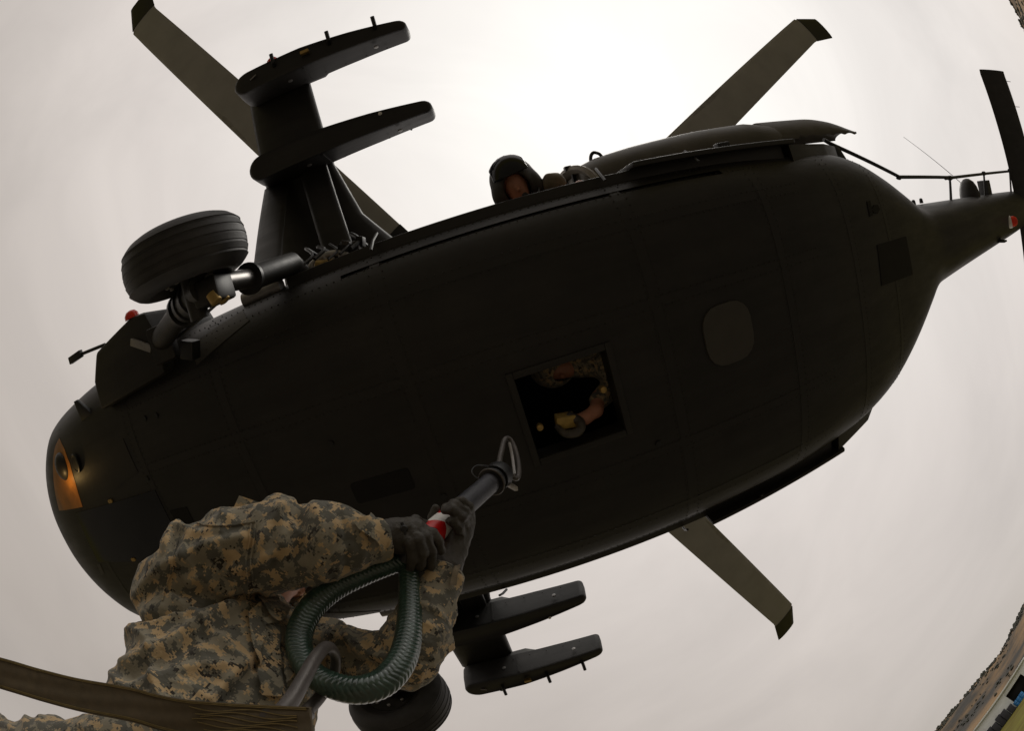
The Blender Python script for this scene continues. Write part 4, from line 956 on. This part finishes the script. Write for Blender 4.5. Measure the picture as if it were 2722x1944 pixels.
# ---- details sewn on the jacket: outlines dropped on to the cloth from the camera side
from mathutils.bvhtree import BVHTree
jv = [Vector(v.co) + Vector(SOV) for v in jacket.data.vertices]; bvh = BVHTree.FromPolygons(jv, [tuple(p_.vertices) for p_ in jacket.data.polygons])
def drop(px, py, off=0.004):
    d = ray(px, py); h = bvh.ray_cast(Vector(CAM), Vector(d), 3.0)
    if h[0] is None:
        return at(px, py, 1.1)
    return np.array(h[0]) + off * nrm(np.array(h[1]) if np.array(h[1]) @ d < 0 else -np.array(h[1]))
def flap(name, poly, off=0.006, lift=0.0, m='camo', n=8, thick=0.003):
    """quad of cloth given by four corners in order, grid dropped on the jacket; lift raises the far edge"""
    P = np.asarray(poly, float); g = []
    for i in range(n + 1):
        for j in range(n + 1):
            u, v = i / n, j / n; q = (1 - u) * ((1 - v) * P[0] + v * P[1]) + u * ((1 - v) * P[3] + v * P[2]); w3 = drop(q[0], q[1], off + lift * u); g.append(w3)
    g = np.array(g).reshape(n + 1, n + 1, 3)
    for _ in range(3):     # smooth so that it bridges the small folds
        g[1:-1, 1:-1] = 0.5 * g[1:-1, 1:-1] + 0.125 * (g[:-2, 1:-1] + g[2:, 1:-1] + g[1:-1, :-2] + g[1:-1, 2:])
    mb = MB(); tn = nrm(CAM - g.mean((0, 1))) * thick; A_ = (g + tn).reshape(-1, 3); B_ = (g - tn * 2).reshape(-1, 3); K = (n + 1) ** 2
    mb.v = [tuple(x) for x in A_] + [tuple(x) for x in B_]; id_ = lambda i, j: i * (n + 1) + j
    for i in range(n):
        for j in range(n):
            mb.f.append((id_(i, j), id_(i, j + 1), id_(i + 1, j + 1), id_(i + 1, j))); mb.f.append((K + id_(i, j), K + id_(i + 1, j), K + id_(i + 1, j + 1), K + id_(i, j + 1)))
    bd = [id_(0, j) for j in range(n)] + [id_(i, n) for i in range(n)] + [id_(n, j) for j in range(n, 0, -1)] + [id_(i, 0) for i in range(n, 0, -1)]
    mb.f += [(a, b, b + K, a + K) for a, b in zip(bd, bd[1:] + bd[:1])]
    return spart(mb, name, m, smooth=50)
flap('placket', [(690, 1600), (735, 1595), (745, 1850), (690, 1850)], 0.010, n=14)
flap('chest_pocket_flap', [(655, 1640), (688, 1610), (700, 1700), (672, 1770)], 0.012, lift=0.004)
flap('chest_pocket_flap', [(750, 1740), (790, 1700), (800, 1770), (745, 1825)], 0.012, lift=0.006)
flap('collar_point', [(672, 1590), (735, 1582), (760, 1640), (725, 1672)], 0.016, lift=0.012)
flap('name_tape', [(690, 1655), (728, 1650), (730, 1668), (693, 1674)], 0.017)
flap('cuff_tab', [(935, 1392), (985, 1375), (1028, 1425), (1012, 1462)], 0.010, lift=0.006)
flap('cuff_tab', [(1188, 1560), (1203, 1500), (1212, 1504), (1200, 1562)], 0.012, lift=0.004, m='tancloth')
# sleeve pocket flap standing away from the arm
fa, fb, fc_, fd = at(606, 1385, 1.07), at(636, 1318, 1.09), at(722, 1346, 1.07), at(738, 1375, 1.05)
g = MB(); tn = np.array([0.0015, -0.001, -0.003]); q4 = [fa, fb, fc_, fd]; g.v = [tuple(x + tn) for x in q4] + [tuple(x - tn) for x in q4]
g.f = [(0, 1, 2, 3), (7, 6, 5, 4), (0, 4, 5, 1), (1, 5, 6, 2), (2, 6, 7, 3), (3, 7, 4, 0)]
spart(g, 'sleeve_pocket_flap', 'camo')
# seams: a raised double line of stitching across the sleeve and round the shoulder
def seam(px, m='camo'):
    P = np.array([drop(x, y, 0.002) for x, y in spline([(float(a), float(b)) for a, b in px], 40)])
    return spart(MB().tube(P, 0.0022, 6), 'seam', m)
seam([(668, 1395), (662, 1450), (655, 1500), (662, 1560)]); seam([(680, 1395), (674, 1450), (668, 1500), (675, 1560)])
seam([(475, 1440), (462, 1480), (455, 1520), (440, 1570), (432, 1600)]); seam([(525, 1392), (560, 1400), (620, 1398), (680, 1388)])

# ---- gloved hands: palm, four fingers and a thumb each
def fing(rows):
    return [(*at(x, y, d), r) for x, y, d, r in rows]
gR = [fing([(1112, 1405, 1.028, 0.013), (1148, 1421, 1.022, 0.0125), (1166, 1442, 1.035, 0.0115), (1172, 1466, 1.055, 0.010)]),
      fing([(1102, 1402, 1.018, 0.013), (1132, 1428, 1.005, 0.0128), (1146, 1466, 1.015, 0.0118), (1145, 1508, 1.045, 0.010)]),
      fing([(1088, 1406, 1.012, 0.013), (1114, 1436, 0.995, 0.0128), (1124, 1470, 1.0, 0.0118), (1116, 1508, 1.03, 0.010)]),
      fing([(1075, 1416, 1.012, 0.012), (1092, 1448, 0.995, 0.012), (1098, 1482, 1.005, 0.011), (1088, 1515, 1.03, 0.0095)]),
      fing([(1070, 1405, 1.05, 0.014), (1105, 1385, 1.085, 0.013), (1132, 1400, 1.11, 0.012), (1146, 1425, 1.115, 0.011)])]
def gloveR(P):
    d = chain(P, [(*at(1018, 1430, 1.03), 0.037), (*at(1062, 1422, 1.035), 0.036)], 0.02)
    d = smin(d, chain(P, [(*at(1066, 1424, 1.032), 0.031), (*at(1096, 1420, 1.028), 0.029)], 0.02), 0.018)
    d = smin(d, cap(P, at(1082, 1440, 1.025), at(1104, 1412, 1.03), 0.024, 0.024), 0.02)
    f = None
    for q in gR:
        c = chain(P, q, 0.006); f = c if f is None else np.minimum(f, c)
    return smin(d, f, 0.007)
def gdisp(V):
    return 0.0018 * (ridge(V * np.array([70, 70, 70]), 7) - 0.5) + 0.0026 * (ridge(V * 33, 8) ** 2 - 0.35)
c_ = at(1100, 1445, 1.03)
sdf_obj('glove', gloveR, c_ - 0.16, c_ + 0.16, 0.0026, M['glove'], SO, gdisp, origin=SOV)
spart(MB().tube([at(1068, 1390, 1.0) , at(1078, 1422, 0.995), at(1072, 1458, 1.0)], 0.0035, 8), 'wrist_strap', 'black')
spart(MB().lathe(at(1074, 1407, 0.998), CAM - at(1072, 1408, 0.998), [(-0.006, 0.006), (-0.004, 0.0085), (0.002, 0.0085), (0.004, 0.006), (0.003, 0.002)], 16), 'glove_snap', 'black')
gL = [fing([(1240, 1404, 1.135, 0.0135), (1226, 1374, 1.09, 0.013), (1204, 1356, 1.08, 0.012), (1184, 1357, 1.088, 0.0105)]),
      fing([(1246, 1390, 1.15, 0.0135), (1234, 1362, 1.105, 0.013), (1210, 1345, 1.09, 0.012), (1184, 1350, 1.10, 0.0105)]),
      fing([(1250, 1376, 1.165, 0.013), (1246, 1350, 1.125, 0.012), (1226, 1334, 1.115, 0.0115), (1203, 1338, 1.12, 0.010)]),
      fing([(1230, 1422, 1.125, 0.013), (1218, 1404, 1.095, 0.0125), (1206, 1388, 1.082, 0.0115), (1196, 1386, 1.086, 0.010)]),
      fing([(1200, 1448, 1.135, 0.015), (1165, 1410, 1.155, 0.0135), (1150, 1376, 1.155, 0.012), (1158, 1352, 1.15, 0.011)])]
def gloveL(P):
    d = chain(P, [(*at(1164, 1545, 1.092), 0.040), (*at(1178, 1508, 1.107), 0.038), (*at(1196, 1476, 1.12), 0.033)], 0.02)
    d = smin(d, cap(P, at(1200, 1466, 1.125), at(1226, 1415, 1.14), 0.030, 0.026), 0.02); d = smin(d, cap(P, at(1212, 1450, 1.13), at(1238, 1392, 1.16), 0.024, 0.022), 0.02)
    f = None
    for q in gL:
        c = chain(P, q, 0.006); f = c if f is None else np.minimum(f, c)
    return smin(d, f, 0.007)
c_ = at(1205, 1425, 1.12)
sdf_obj('glove', gloveL, c_ - 0.17, c_ + 0.17, 0.0026, M['glove'], SO, gdisp, origin=SOV)

# ================================================================== THE SLING PENDANT: stiff tube, top eye, green braided loop
p0, p1, p2, p3 = at(1098, 1462, 1.055), at(1164, 1402, 1.135), at(1240, 1338, 1.245), at(1324, 1266, 1.38)
pdir = nrm(p3 - p0); p0 = p3 - pdir * np.linalg.norm(p3 - p0)
PO = empty('sling_pendant', p0)
tag(PO, 'dark sling pole with red and white band and shiny green braided loop', 'sling pendant')
PV = p0
def pp(mb, name, m, parent=PO, **k):
    return mb.build(name, M[m] if isinstance(m, str) else m, parent, origin=PV, **k)
LP = np.linalg.norm(p3 - p0); RP = 0.029
tube = pp(MB().lathe(p0, pdir, [(0, 0.024), (0.004, RP), (LP - 0.004, RP), (LP, 0.024)], 40), 'tube', 'tube')
tb = float((p1 - p0) @ pdir)
# red and white arrow tape: two interlocking chevron bands, a hair proud of the tube
def band(t0, t1, phase, name, m, teeth=3, amp=0.020, rad_=RP + 0.0012):
    u, v = frame(pdir); n = 96; mb = MB()
    def edge(t, a):
        s = abs(((a / (2 * math.pi) * teeth + phase) % 1) * 2 - 1); return t + amp * (s - 0.5)
    rings_ = []
    for fr in np.linspace(0, 1, 4):
        rings_.append([p0 + pdir * (edge(t0, a) * (1 - fr) + edge(t1, a) * fr) + rad_ * (math.cos(a) * u + math.sin(a) * v) for a in np.linspace(0, 2 * math.pi, n, endpoint=False)])
    mb.loft(rings_, cap=False); return pp(mb, name, m, tube, smooth=60)
band(tb - 0.050, tb - 0.016, 0.1, 'red_band', 'red'); band(tb - 0.016, tb + 0.026, 0.1, 'white_band', 'white'); band(tb + 0.026, tb + 0.048, 0.1, 'red_band', 'red')
pp(MB().lathe(p3 - pdir * 0.05, pdir, [(0, RP), (0, 0.036), (0.012, 0.038), (0.024, 0.036), (0.024, 0.031), (0.032, 0.031), (0.032, 0.040), (0.06, 0.042), (0.075, 0.036), (0.085, 0.020)], 36), 'top_collar', 'black')
u_, v_ = frame(pdir)
cr = pp(MB().tube([p3 - pdir * 0.045 + 0.039 * (math.cos(a) * u_ + math.sin(a) * v_) for a in np.linspace(0, 2 * math.pi, 40, endpoint=False)], 0.0035, 8, closed=True), 'retainer_ring', 'gunmetal')
wr_ = spline([at(1296, 1262, 1.36), at(1270, 1272, 1.35), at(1254, 1254, 1.36), at(1268, 1238, 1.38), at(1300, 1240, 1.39)], 24)
pp(MB().tube(wr_, 0.002, 6), 'wire_bail', 'black')
ey = spline([at(1326, 1236, 1.42), at(1333, 1200, 1.47), at(1343, 1168, 1.52), at(1358, 1172, 1.53), at(1372, 1205, 1.50), at(1379, 1245, 1.46), at(1374, 1272, 1.43), at(1350, 1262, 1.41)], 60)
pp(MB().tube(ey, 0.0085, 12), 'top_eye', 'gunmetal')
ey2 = spline([at(1354, 1178, 1.50), at(1362, 1215, 1.475), at(1368, 1262, 1.43)], 20)
pp(MB().tube(ey2, 0.005, 8), 'keeper_bar', 'greymetal')
pp(MB().obox(at(1358, 1292, 1.39), at(1372, 1300, 1.38) - at(1358, 1292, 1.39), 0.009 * u_, 0.007 * v_), 'latch_tab', 'palemetal', bevel=0.004)
# the loop
lp = [(1080, 1490, 1.055, .021), (1040, 1502, 1.045, .0215), (960, 1532, 1.03, .0235), (885, 1568, 1.02, .0255), (828, 1618, 1.005, .027), (797, 1680, .985, .0275), (798, 1738, .955, .0275), (828, 1790, .92, .0275), (885, 1824, .885, .0275), (950, 1836, .87, .0275), (1015, 1818, .875, .0275), (1062, 1768, .90, .0275), (1084, 1700, .94, .0265), (1089, 1620, .99, .0245), (1087, 1550, 1.03, .0225), (1084, 1500, 1.06, .021)]
LPp = spline([(*at(x, y, d), r) for x, y, d, r in lp], 1300)
mb = MB(); n_ = 56; T = np.gradient(LPp[:, :3], axis=0); uu, _ = frame(T[0]); arc = np.concatenate([[0], np.cumsum(np.linalg.norm(np.diff(LPp[:, :3], axis=0), axis=1))])
for i in range(len(LPp)):
    t = nrm(T[i]); uu = nrm(uu - t * (uu @ t)); vv = np.cross(t, uu); row = []
    for k in range(n_):
        a = 2 * math.pi * k / n_; s = arc[i] * 2 * math.pi / 0.0098
        # plaited sheath: rows of slanting strands that change hand every eighth of the way round
        sec = (k / n_ * 8) % 1; hand = 1 if int(k / n_ * 8) % 2 else -1
        hgt = abs(math.sin(s / 2 + hand * sec * 2.6)) ** 0.6 * (0.55 + 0.45 * math.sin(math.pi * sec))
        row.append(LPp[i, :3] + (LPp[i, 3] - 0.0010 + 0.0019 * hgt) * (math.cos(a) * uu + math.sin(a) * vv))
    mb.v += [tuple(x) for x in row]
for i in range(len(LPp) - 1):
    for k in range(n_):
        l = (k + 1) % n_; mb.f.append((i * n_ + k, i * n_ + l, (i + 1) * n_ + l, (i + 1) * n_ + k))
mb.f += [tuple(range(n_))[::-1], tuple((len(LPp) - 1) * n_ + k for k in range(n_))]
M['rope'] = mat('coated_green_rope', (0.022, 0.050, 0.034), 0.34, var=0.35, scale=30, spec=0.6, coat=0.5)
pp(mb, 'braided_loop', 'rope', smooth=180)
pp(MB().tube([at(1090, 1470, 1.05), at(1082, 1492, 1.055)], [0.03, 0.03], 16), 'loop_throat', 'black')

# ================================================================== apex shackle and the webbing strap
SH = at(770, 1890, 0.69)
sk = spline([(*at(738, 1905, .665), .013), (*at(775, 1862, .69), .0135), (*at(808, 1805, .73), .013), (*at(838, 1752, .78), .0125), (*at(862, 1724, .83), .012), (*at(880, 1724, .87), .0115), (*at(892, 1752, .905), .011), (*at(885, 1800, .93), .0115), (*at(852, 1852, .93), .013), (*at(815, 1892, .90), .014)], 90)
SKO = empty('shackle', SH); tag(SKO, 'worn steel shackle hooked round the green braided loop above the olive strap', 'shackle')
MB().tube(sk[:, :3], sk[:, 3] * 0.9, 20).build('bow', M['gunmetal'], SKO, origin=SH)
MB().tube([at(735, 1912, .66), at(790, 1905, .78), at(820, 1900, .905)], 0.012, 14).build('pin', M['gunmetal'], SKO, origin=SH)
MB().lathe(at(735, 1912, .66), at(735, 1912, .66) - at(820, 1900, .905), [(-0.01, 0.012), (-0.01, 0.021), (0.012, 0.021), (0.014, 0.012)], 6).build('pin_head', M['gunmetal'], SKO, origin=SH)
# strap: centre line, half width vectors across the view
sc_ = [(-330, 1690, 1.45, 90), (-160, 1740, 1.15, 84), (0, 1791, .95, 35.5), (105, 1822, .90, 35), (205, 1848, .86, 35), (300, 1866, .82, 36), (360, 1878, .79, 37), (420, 1895, .76, 38), (480, 1908, .73, 45), (560, 1918, .70, 53), (650, 1926, .67, 55), (740, 1932, .64, 57), (830, 1938, .61, 60)]
SW = 0.029
cen = spline([at(x, y, d) for x, y, d, _ in sc_], 160)
edg = spline([at(x + 0.25 * hw_ * 0, y - 30, d * 1.0) for x, y, d, hw_ in sc_], 160)
T = np.gradient(cen, axis=0); Wv = []
for i in range(len(cen)):
    t = nrm(T[i]); wv = edg[i] - cen[i]; wv = nrm(wv - t * (wv @ t)); Wv.append(wv)
Wv = np.array(Wv)
tw = np.interp(np.linspace(0, 1, 160), [0, 0.5, 0.72, 0.8, 1], [0.0, 0.0, 0.25, -0.10, 0.0])
STO = empty('webbing_strap', cen[80]); tag(STO, 'olive webbing strap with gold stitching crossing low in front of the soldier', 'strap')
mb = MB(); rows_ = []
nrmv = []
for i in range(len(cen)):
    t = nrm(T[i]); wv = Wv[i]; nv = np.cross(t, wv); nv = nv if nv @ (CAM - cen[i]) > 0 else -nv
    wv = math.cos(tw[i]) * wv + math.sin(tw[i]) * nv; nv = np.cross(t, wv); nv = nv if nv @ (CAM - cen[i]) > 0 else -nv; nrmv.append((wv, nv))
    prof = []
    K = 40
    for side in (1, -1):
        for k in range(K + 1):
            f = (-1 + 2 * k / K) * side
            rib = 0.00045 * abs(math.sin(k * math.pi * 0.5)) + 0.0006 * math.sin(f * 7 + i * 0.12) + (0.0012 if abs(f) > 0.93 else 0)
            prof.append(cen[i] + wv * SW * f * -1 + nv * side * (0.0018 + rib))
    rows_.append(prof)
mb.loft(rows_)
M['webbing'].node_tree.nodes['Noise Texture'].inputs['Scale'].default_value = 60
wt_ = M['webbing'].node_tree; wn = wt_.nodes.new('ShaderNodeTexNoise'); wn.inputs['Scale'].default_value = 700; wc_ = wt_.nodes.new('ShaderNodeTexCoord'); wb = wt_.nodes.new('ShaderNodeBump'); wb.inputs['Strength'].default_value = 0.6; wb.inputs['Distance'].default_value = 0.001
wt_.links.new(wc_.outputs['Object'], wn.inputs['Vector']); wt_.links.new(wn.outputs['Fac'], wb.inputs['Height']); wt_.links.new(wb.outputs[0], wt_.nodes['Principled BSDF'].inputs['Normal'])
mb.build('webbing', M['webbing'], STO, smooth=40, origin=cen[80])
th = MB()
def stitch_row(fn_, i0, i1, sub=2):
    for i in np.arange(i0, i1, 1.0 / sub):
        a = int(i); b = min(a + 1, 159); fr = i - a
        f = fn_(i); f2 = fn_(i + 0.5 / sub * 1.3)
        def P(ii, ff):
            a_ = min(int(ii), 158); q = ii - a_; c = cen[a_] * (1 - q) + cen[a_ + 1] * q; wv, nv = nrmv[a_]; return c + wv * SW * ff * -1 + nv * 0.0036
        A_, B_ = P(i, f), P(min(i + 0.5 / sub * 1.3, 158.9), f2); d = (B_ - A_) / 2; nv = nrmv[min(a, 158)][1]; s_ = np.cross(nrm(d), nv)
        th.obox((A_ + B_) / 2, d, s_ * 0.0007, nv * 0.0007)
for f in (0.86, -0.86, 0.78, -0.93):
    stitch_row(lambda i, f=f: f, 12, 158, sub=3)
for k, f in enumerate(np.linspace(-0.62, 0.62, 7)):
    stitch_row(lambda i, f=f, k=k: f + 0.10 * math.sin(i * 0.22 + k * 1.3), 112 + 2 * (k % 3), 154, sub=3)
so = th.build('stitching', M['thread'], STO, smooth=0, origin=cen[80]); so['kind'] = 'stuff'
mb = MB(); keep2 = cen[0:26] - np.array([nrmv[i][1] for i in range(26)]) * 0.008 - np.array([nrmv[i][0] for i in range(26)]) * 0.012

# ================================================================== AIRCREW
def crew(name, label, base_h, parts_):
    """parts_: list of (name, sdf, lo, hi, step, material); all in helicopter axes"""
    o = empty(name, HM @ Matrix.Translation(Vector(base_h))); tag(o, label, 'person')
    for nm, fn, lo, hi, st, m in parts_:
        V, Q = surfnet(fn, lo, hi, st); V = relax(V, Q, 2); V = V - np.asarray(base_h); me = bpy.data.meshes.new(nm); me.from_pydata(V.tolist(), [], Q.tolist()); finish(nm, me, M[m] if isinstance(m, str) else m, o, 180)
    return o
M['helmet'] = mat('dark_flight_helmet', (0.045, 0.040, 0.032), 0.6, var=0.3, scale=25)
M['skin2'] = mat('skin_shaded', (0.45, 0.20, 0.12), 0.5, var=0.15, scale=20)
# 1: crew chief leaning out of the port cabin door, looking down
h1 = np.array([0.165, -1.315, 0.60]); fd = nrm([-0.10, 0.20, -0.95]); ud = nrm(np.array([-0.15, -1, 0.0]) - fd * (np.array([-0.15, -1, 0.0]) @ fd)); ld = np.cross(ud, fd); B1 = np.stack([ld, fd, ud])
def c1(a, b, c):
    return h1 + a * ld + b * fd + c * ud
def body1(P):
    d = ell(P, c1(0, 0.01, 0.0), (0.080, 0.10, 0.112), B1); d = smin(d, ell(P, c1(0, 0.055, -0.075), (0.05, 0.05, 0.045), B1), 0.04)
    d = smin(d, cap(P, c1(0, 0.10, 0.0), c1(0, 0.128, -0.035), 0.009, 0.016), 0.012)
    for s_ in (-1, 1):
        d = np.maximum(d, -ell(P, c1(s_ * 0.033, 0.108, 0.005), (0.018, 0.012, 0.010), B1)); d = smin(d, ell(P, c1(s_ * 0.033, 0.092, 0.005), (0.013, 0.014, 0.011), B1), 0.003)
    d = smin(d, cap(P, c1(0, -0.03, -0.06), (0.30, -1.08, 0.74), 0.055, 0.07), 0.04)
    d = smin(d, ell(P, (0.42, -0.93, 0.70), (0.21, 0.17, 0.17)), 0.06); d = smin(d, cap(P, (0.46, -0.85, 0.62), (0.52, -0.68, 0.34), 0.15, 0.15), 0.06)
    d = smin(d, chain(P, [(0.50, -1.02, 0.78, 0.07), (0.62, -1.10, 0.55, 0.055), (0.50, -1.16, 0.36, 0.042)], 0.02), 0.04)
    d = smin(d, chain(P, [(0.22, -0.95, 0.74, 0.07), (0.02, -1.02, 0.52, 0.055), (0.05, -1.14, 0.36, 0.042)], 0.02), 0.04)
    d = smin(d, chain(P, [(0.58, -0.66, 0.32, 0.09), (0.62, -0.98, 0.24, 0.075), (0.92, -0.80, 0.20, 0.06)], 0.02), 0.04)
    return smin(d, chain(P, [(0.44, -0.62, 0.32, 0.09), (0.30, -0.96, 0.24, 0.075), (0.20, -0.62, 0.20, 0.06)], 0.02), 0.04)
def helm1(P):
    q = (P - h1) @ B1.T
    d = ell(P, c1(0, -0.02, 0.02), (0.150, 0.155, 0.165), B1); d = smin(d, ell(P, c1(0.12, 0.02, -0.05), (0.05, 0.06, 0.085), B1), 0.03); d = smin(d, ell(P, c1(-0.12, 0.02, -0.05), (0.05, 0.06, 0.085), B1), 0.03)
    d = np.maximum(d, -ell(P, c1(0, 0.17, -0.04), (0.092, 0.16, 0.125), B1)); d = np.maximum(d, -(ell(P, c1(0, 0.0, -0.02), (0.11, 0.12, 0.13), B1))); return np.maximum(d, -(q[..., 2] + 0.135))
def visor1(P):
    d = np.abs(ell(P, c1(0, -0.01, 0.03), (0.158, 0.163, 0.172), B1)) - 0.006; q = (P - h1) @ B1.T
    return np.maximum(d, np.maximum(-(q[..., 1] - 0.035), np.maximum(0.065 - q[..., 2], np.abs(q[..., 0]) - 0.115)))
def vest1(P):
    d = ell(P, (0.42, -0.94, 0.62), (0.22, 0.19, 0.17)); d = smin(d, ell(P, (0.40, -1.12, 0.66), (0.09, 0.06, 0.08)), 0.04); d = smin(d, ell(P, (0.30, -1.20, 0.66), (0.06, 0.05, 0.05)), 0.02); d = smin(d, ell(P, (0.40, -1.25, 0.58), (0.085, 0.075, 0.10)), 0.03); return d + 0.010 * (ridge(P * 22, 3) - 0.5)
cc1 = crew('person', 'crew member in dark flight helmet leaning out of the port cabin door', (0.45, -0.75, 0.13),
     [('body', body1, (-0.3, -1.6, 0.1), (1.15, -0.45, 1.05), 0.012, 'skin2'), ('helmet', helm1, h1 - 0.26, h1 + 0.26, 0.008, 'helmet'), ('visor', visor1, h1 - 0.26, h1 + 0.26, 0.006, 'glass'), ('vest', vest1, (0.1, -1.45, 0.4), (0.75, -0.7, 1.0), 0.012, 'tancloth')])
def cpart(mb, name, m, o, base):
    return mb.build(name, M[m], o, origin=base)
cpart(MB().tube(spline([c1(0.125, 0.06, -0.07), c1(0.10, 0.14, -0.10), c1(0.03, 0.165, -0.085)], 14), 0.006, 8), 'microphone_boom', 'black', cc1, (0.45, -0.75, 0.13))
cpart(MB().lathe(c1(0.02, 0.16, -0.082), fd, [(-0.01, 0.012), (0, 0.02), (0.02, 0.02), (0.025, 0.01)], 12), 'microphone', 'black', cc1, (0.45, -0.75, 0.13))
for s_ in (-1, 1):
    cpart(MB().obox(c1(s_ * 0.10, 0.06, -0.115), ld * 0.012, fd * 0.006, ud * 0.012), 'chin_strap_buckle', 'white', cc1, (0.45, -0.75, 0.13))
# 2: crew member lying over the belly hatch, arm down by the hook
h2 = np.array([0.06, -0.16, 0.42]); f2 = nrm([-0.25, 0.35, -0.9]); u2 = nrm(np.array([-1, 0, 0.0]) - f2 * (np.array([-1, 0, 0.0]) @ f2)); B2 = np.stack([np.cross(u2, f2), f2, u2])
arm2 = [(*np.array([0.42, 0.02, 0.36]), 0.055), (*hz(1592, 1058, 0.22), 0.045), (*hz(1584, 1092, 0.12), 0.040), (*hz(1556, 1112, 0.09), 0.036), (*hz(1516, 1120, 0.08), 0.028)]
def body2(P):
    d = ell(P, h2, (0.08, 0.10, 0.11), B2); d = smin(d, ell(P, h2 + f2 * 0.05 - u2 * 0.07, (0.05, 0.05, 0.045), B2), 0.04); d = smin(d, cap(P, h2 + f2 * 0.10, h2 + f2 * 0.125 - u2 * 0.03, 0.009, 0.015), 0.012)
    d = smin(d, cap(P, h2, (0.34, -0.12, 0.36), 0.055, 0.065), 0.04); d = smin(d, cap(P, (0.45, -0.1, 0.30), (0.95, -0.1, 0.28), 0.16, 0.14), 0.05)
    d = smin(d, chain(P, arm2, 0.02), 0.03); d = smin(d, chain(P, [(0.42, -0.26, 0.33, 0.055), (0.20, -0.42, 0.24, 0.045), (0.02, -0.40, 0.18, 0.04)], 0.02), 0.03)
    for s_ in (-1, 1):
        d = smin(d, chain(P, [(1.0, -0.1 + s_ * 0.1, 0.26, 0.085), (1.2, -0.1 + s_ * 0.22, 0.24, 0.07), (1.0, -0.1 + s_ * 0.5, 0.21, 0.055)], 0.03), 0.03)
    return d
def helm2(P):
    d = ell(P, h2 + u2 * 0.03 - f2 * 0.02, (0.145, 0.15, 0.15), B2); d = np.maximum(d, -ell(P, h2 + f2 * 0.16 - u2 * 0.07, (0.075, 0.13, 0.10), B2)); return np.maximum(d, -ell(P, h2, (0.10, 0.11, 0.12), B2))
def shirt2(P):
    d = cap(P, (0.42, -0.1, 0.30), (1.0, -0.1, 0.29), 0.175, 0.16); d = smin(d, cap(P, (0.42, 0.02, 0.36), hz(1590, 1066, 0.2), 0.068, 0.058), 0.03); d = smin(d, cap(P, (0.36, -0.11, 0.36), h2 - u2 * 0.04, 0.10, 0.088), 0.04); return np.maximum(d + 0.008 * (ridge(P * 18, 3) - 0.5), 0.135 - P[..., 2])
crew('person', 'crew member lying over the open belly hatch with one bare arm down by the hook', (0.6, -0.1, 0.13),
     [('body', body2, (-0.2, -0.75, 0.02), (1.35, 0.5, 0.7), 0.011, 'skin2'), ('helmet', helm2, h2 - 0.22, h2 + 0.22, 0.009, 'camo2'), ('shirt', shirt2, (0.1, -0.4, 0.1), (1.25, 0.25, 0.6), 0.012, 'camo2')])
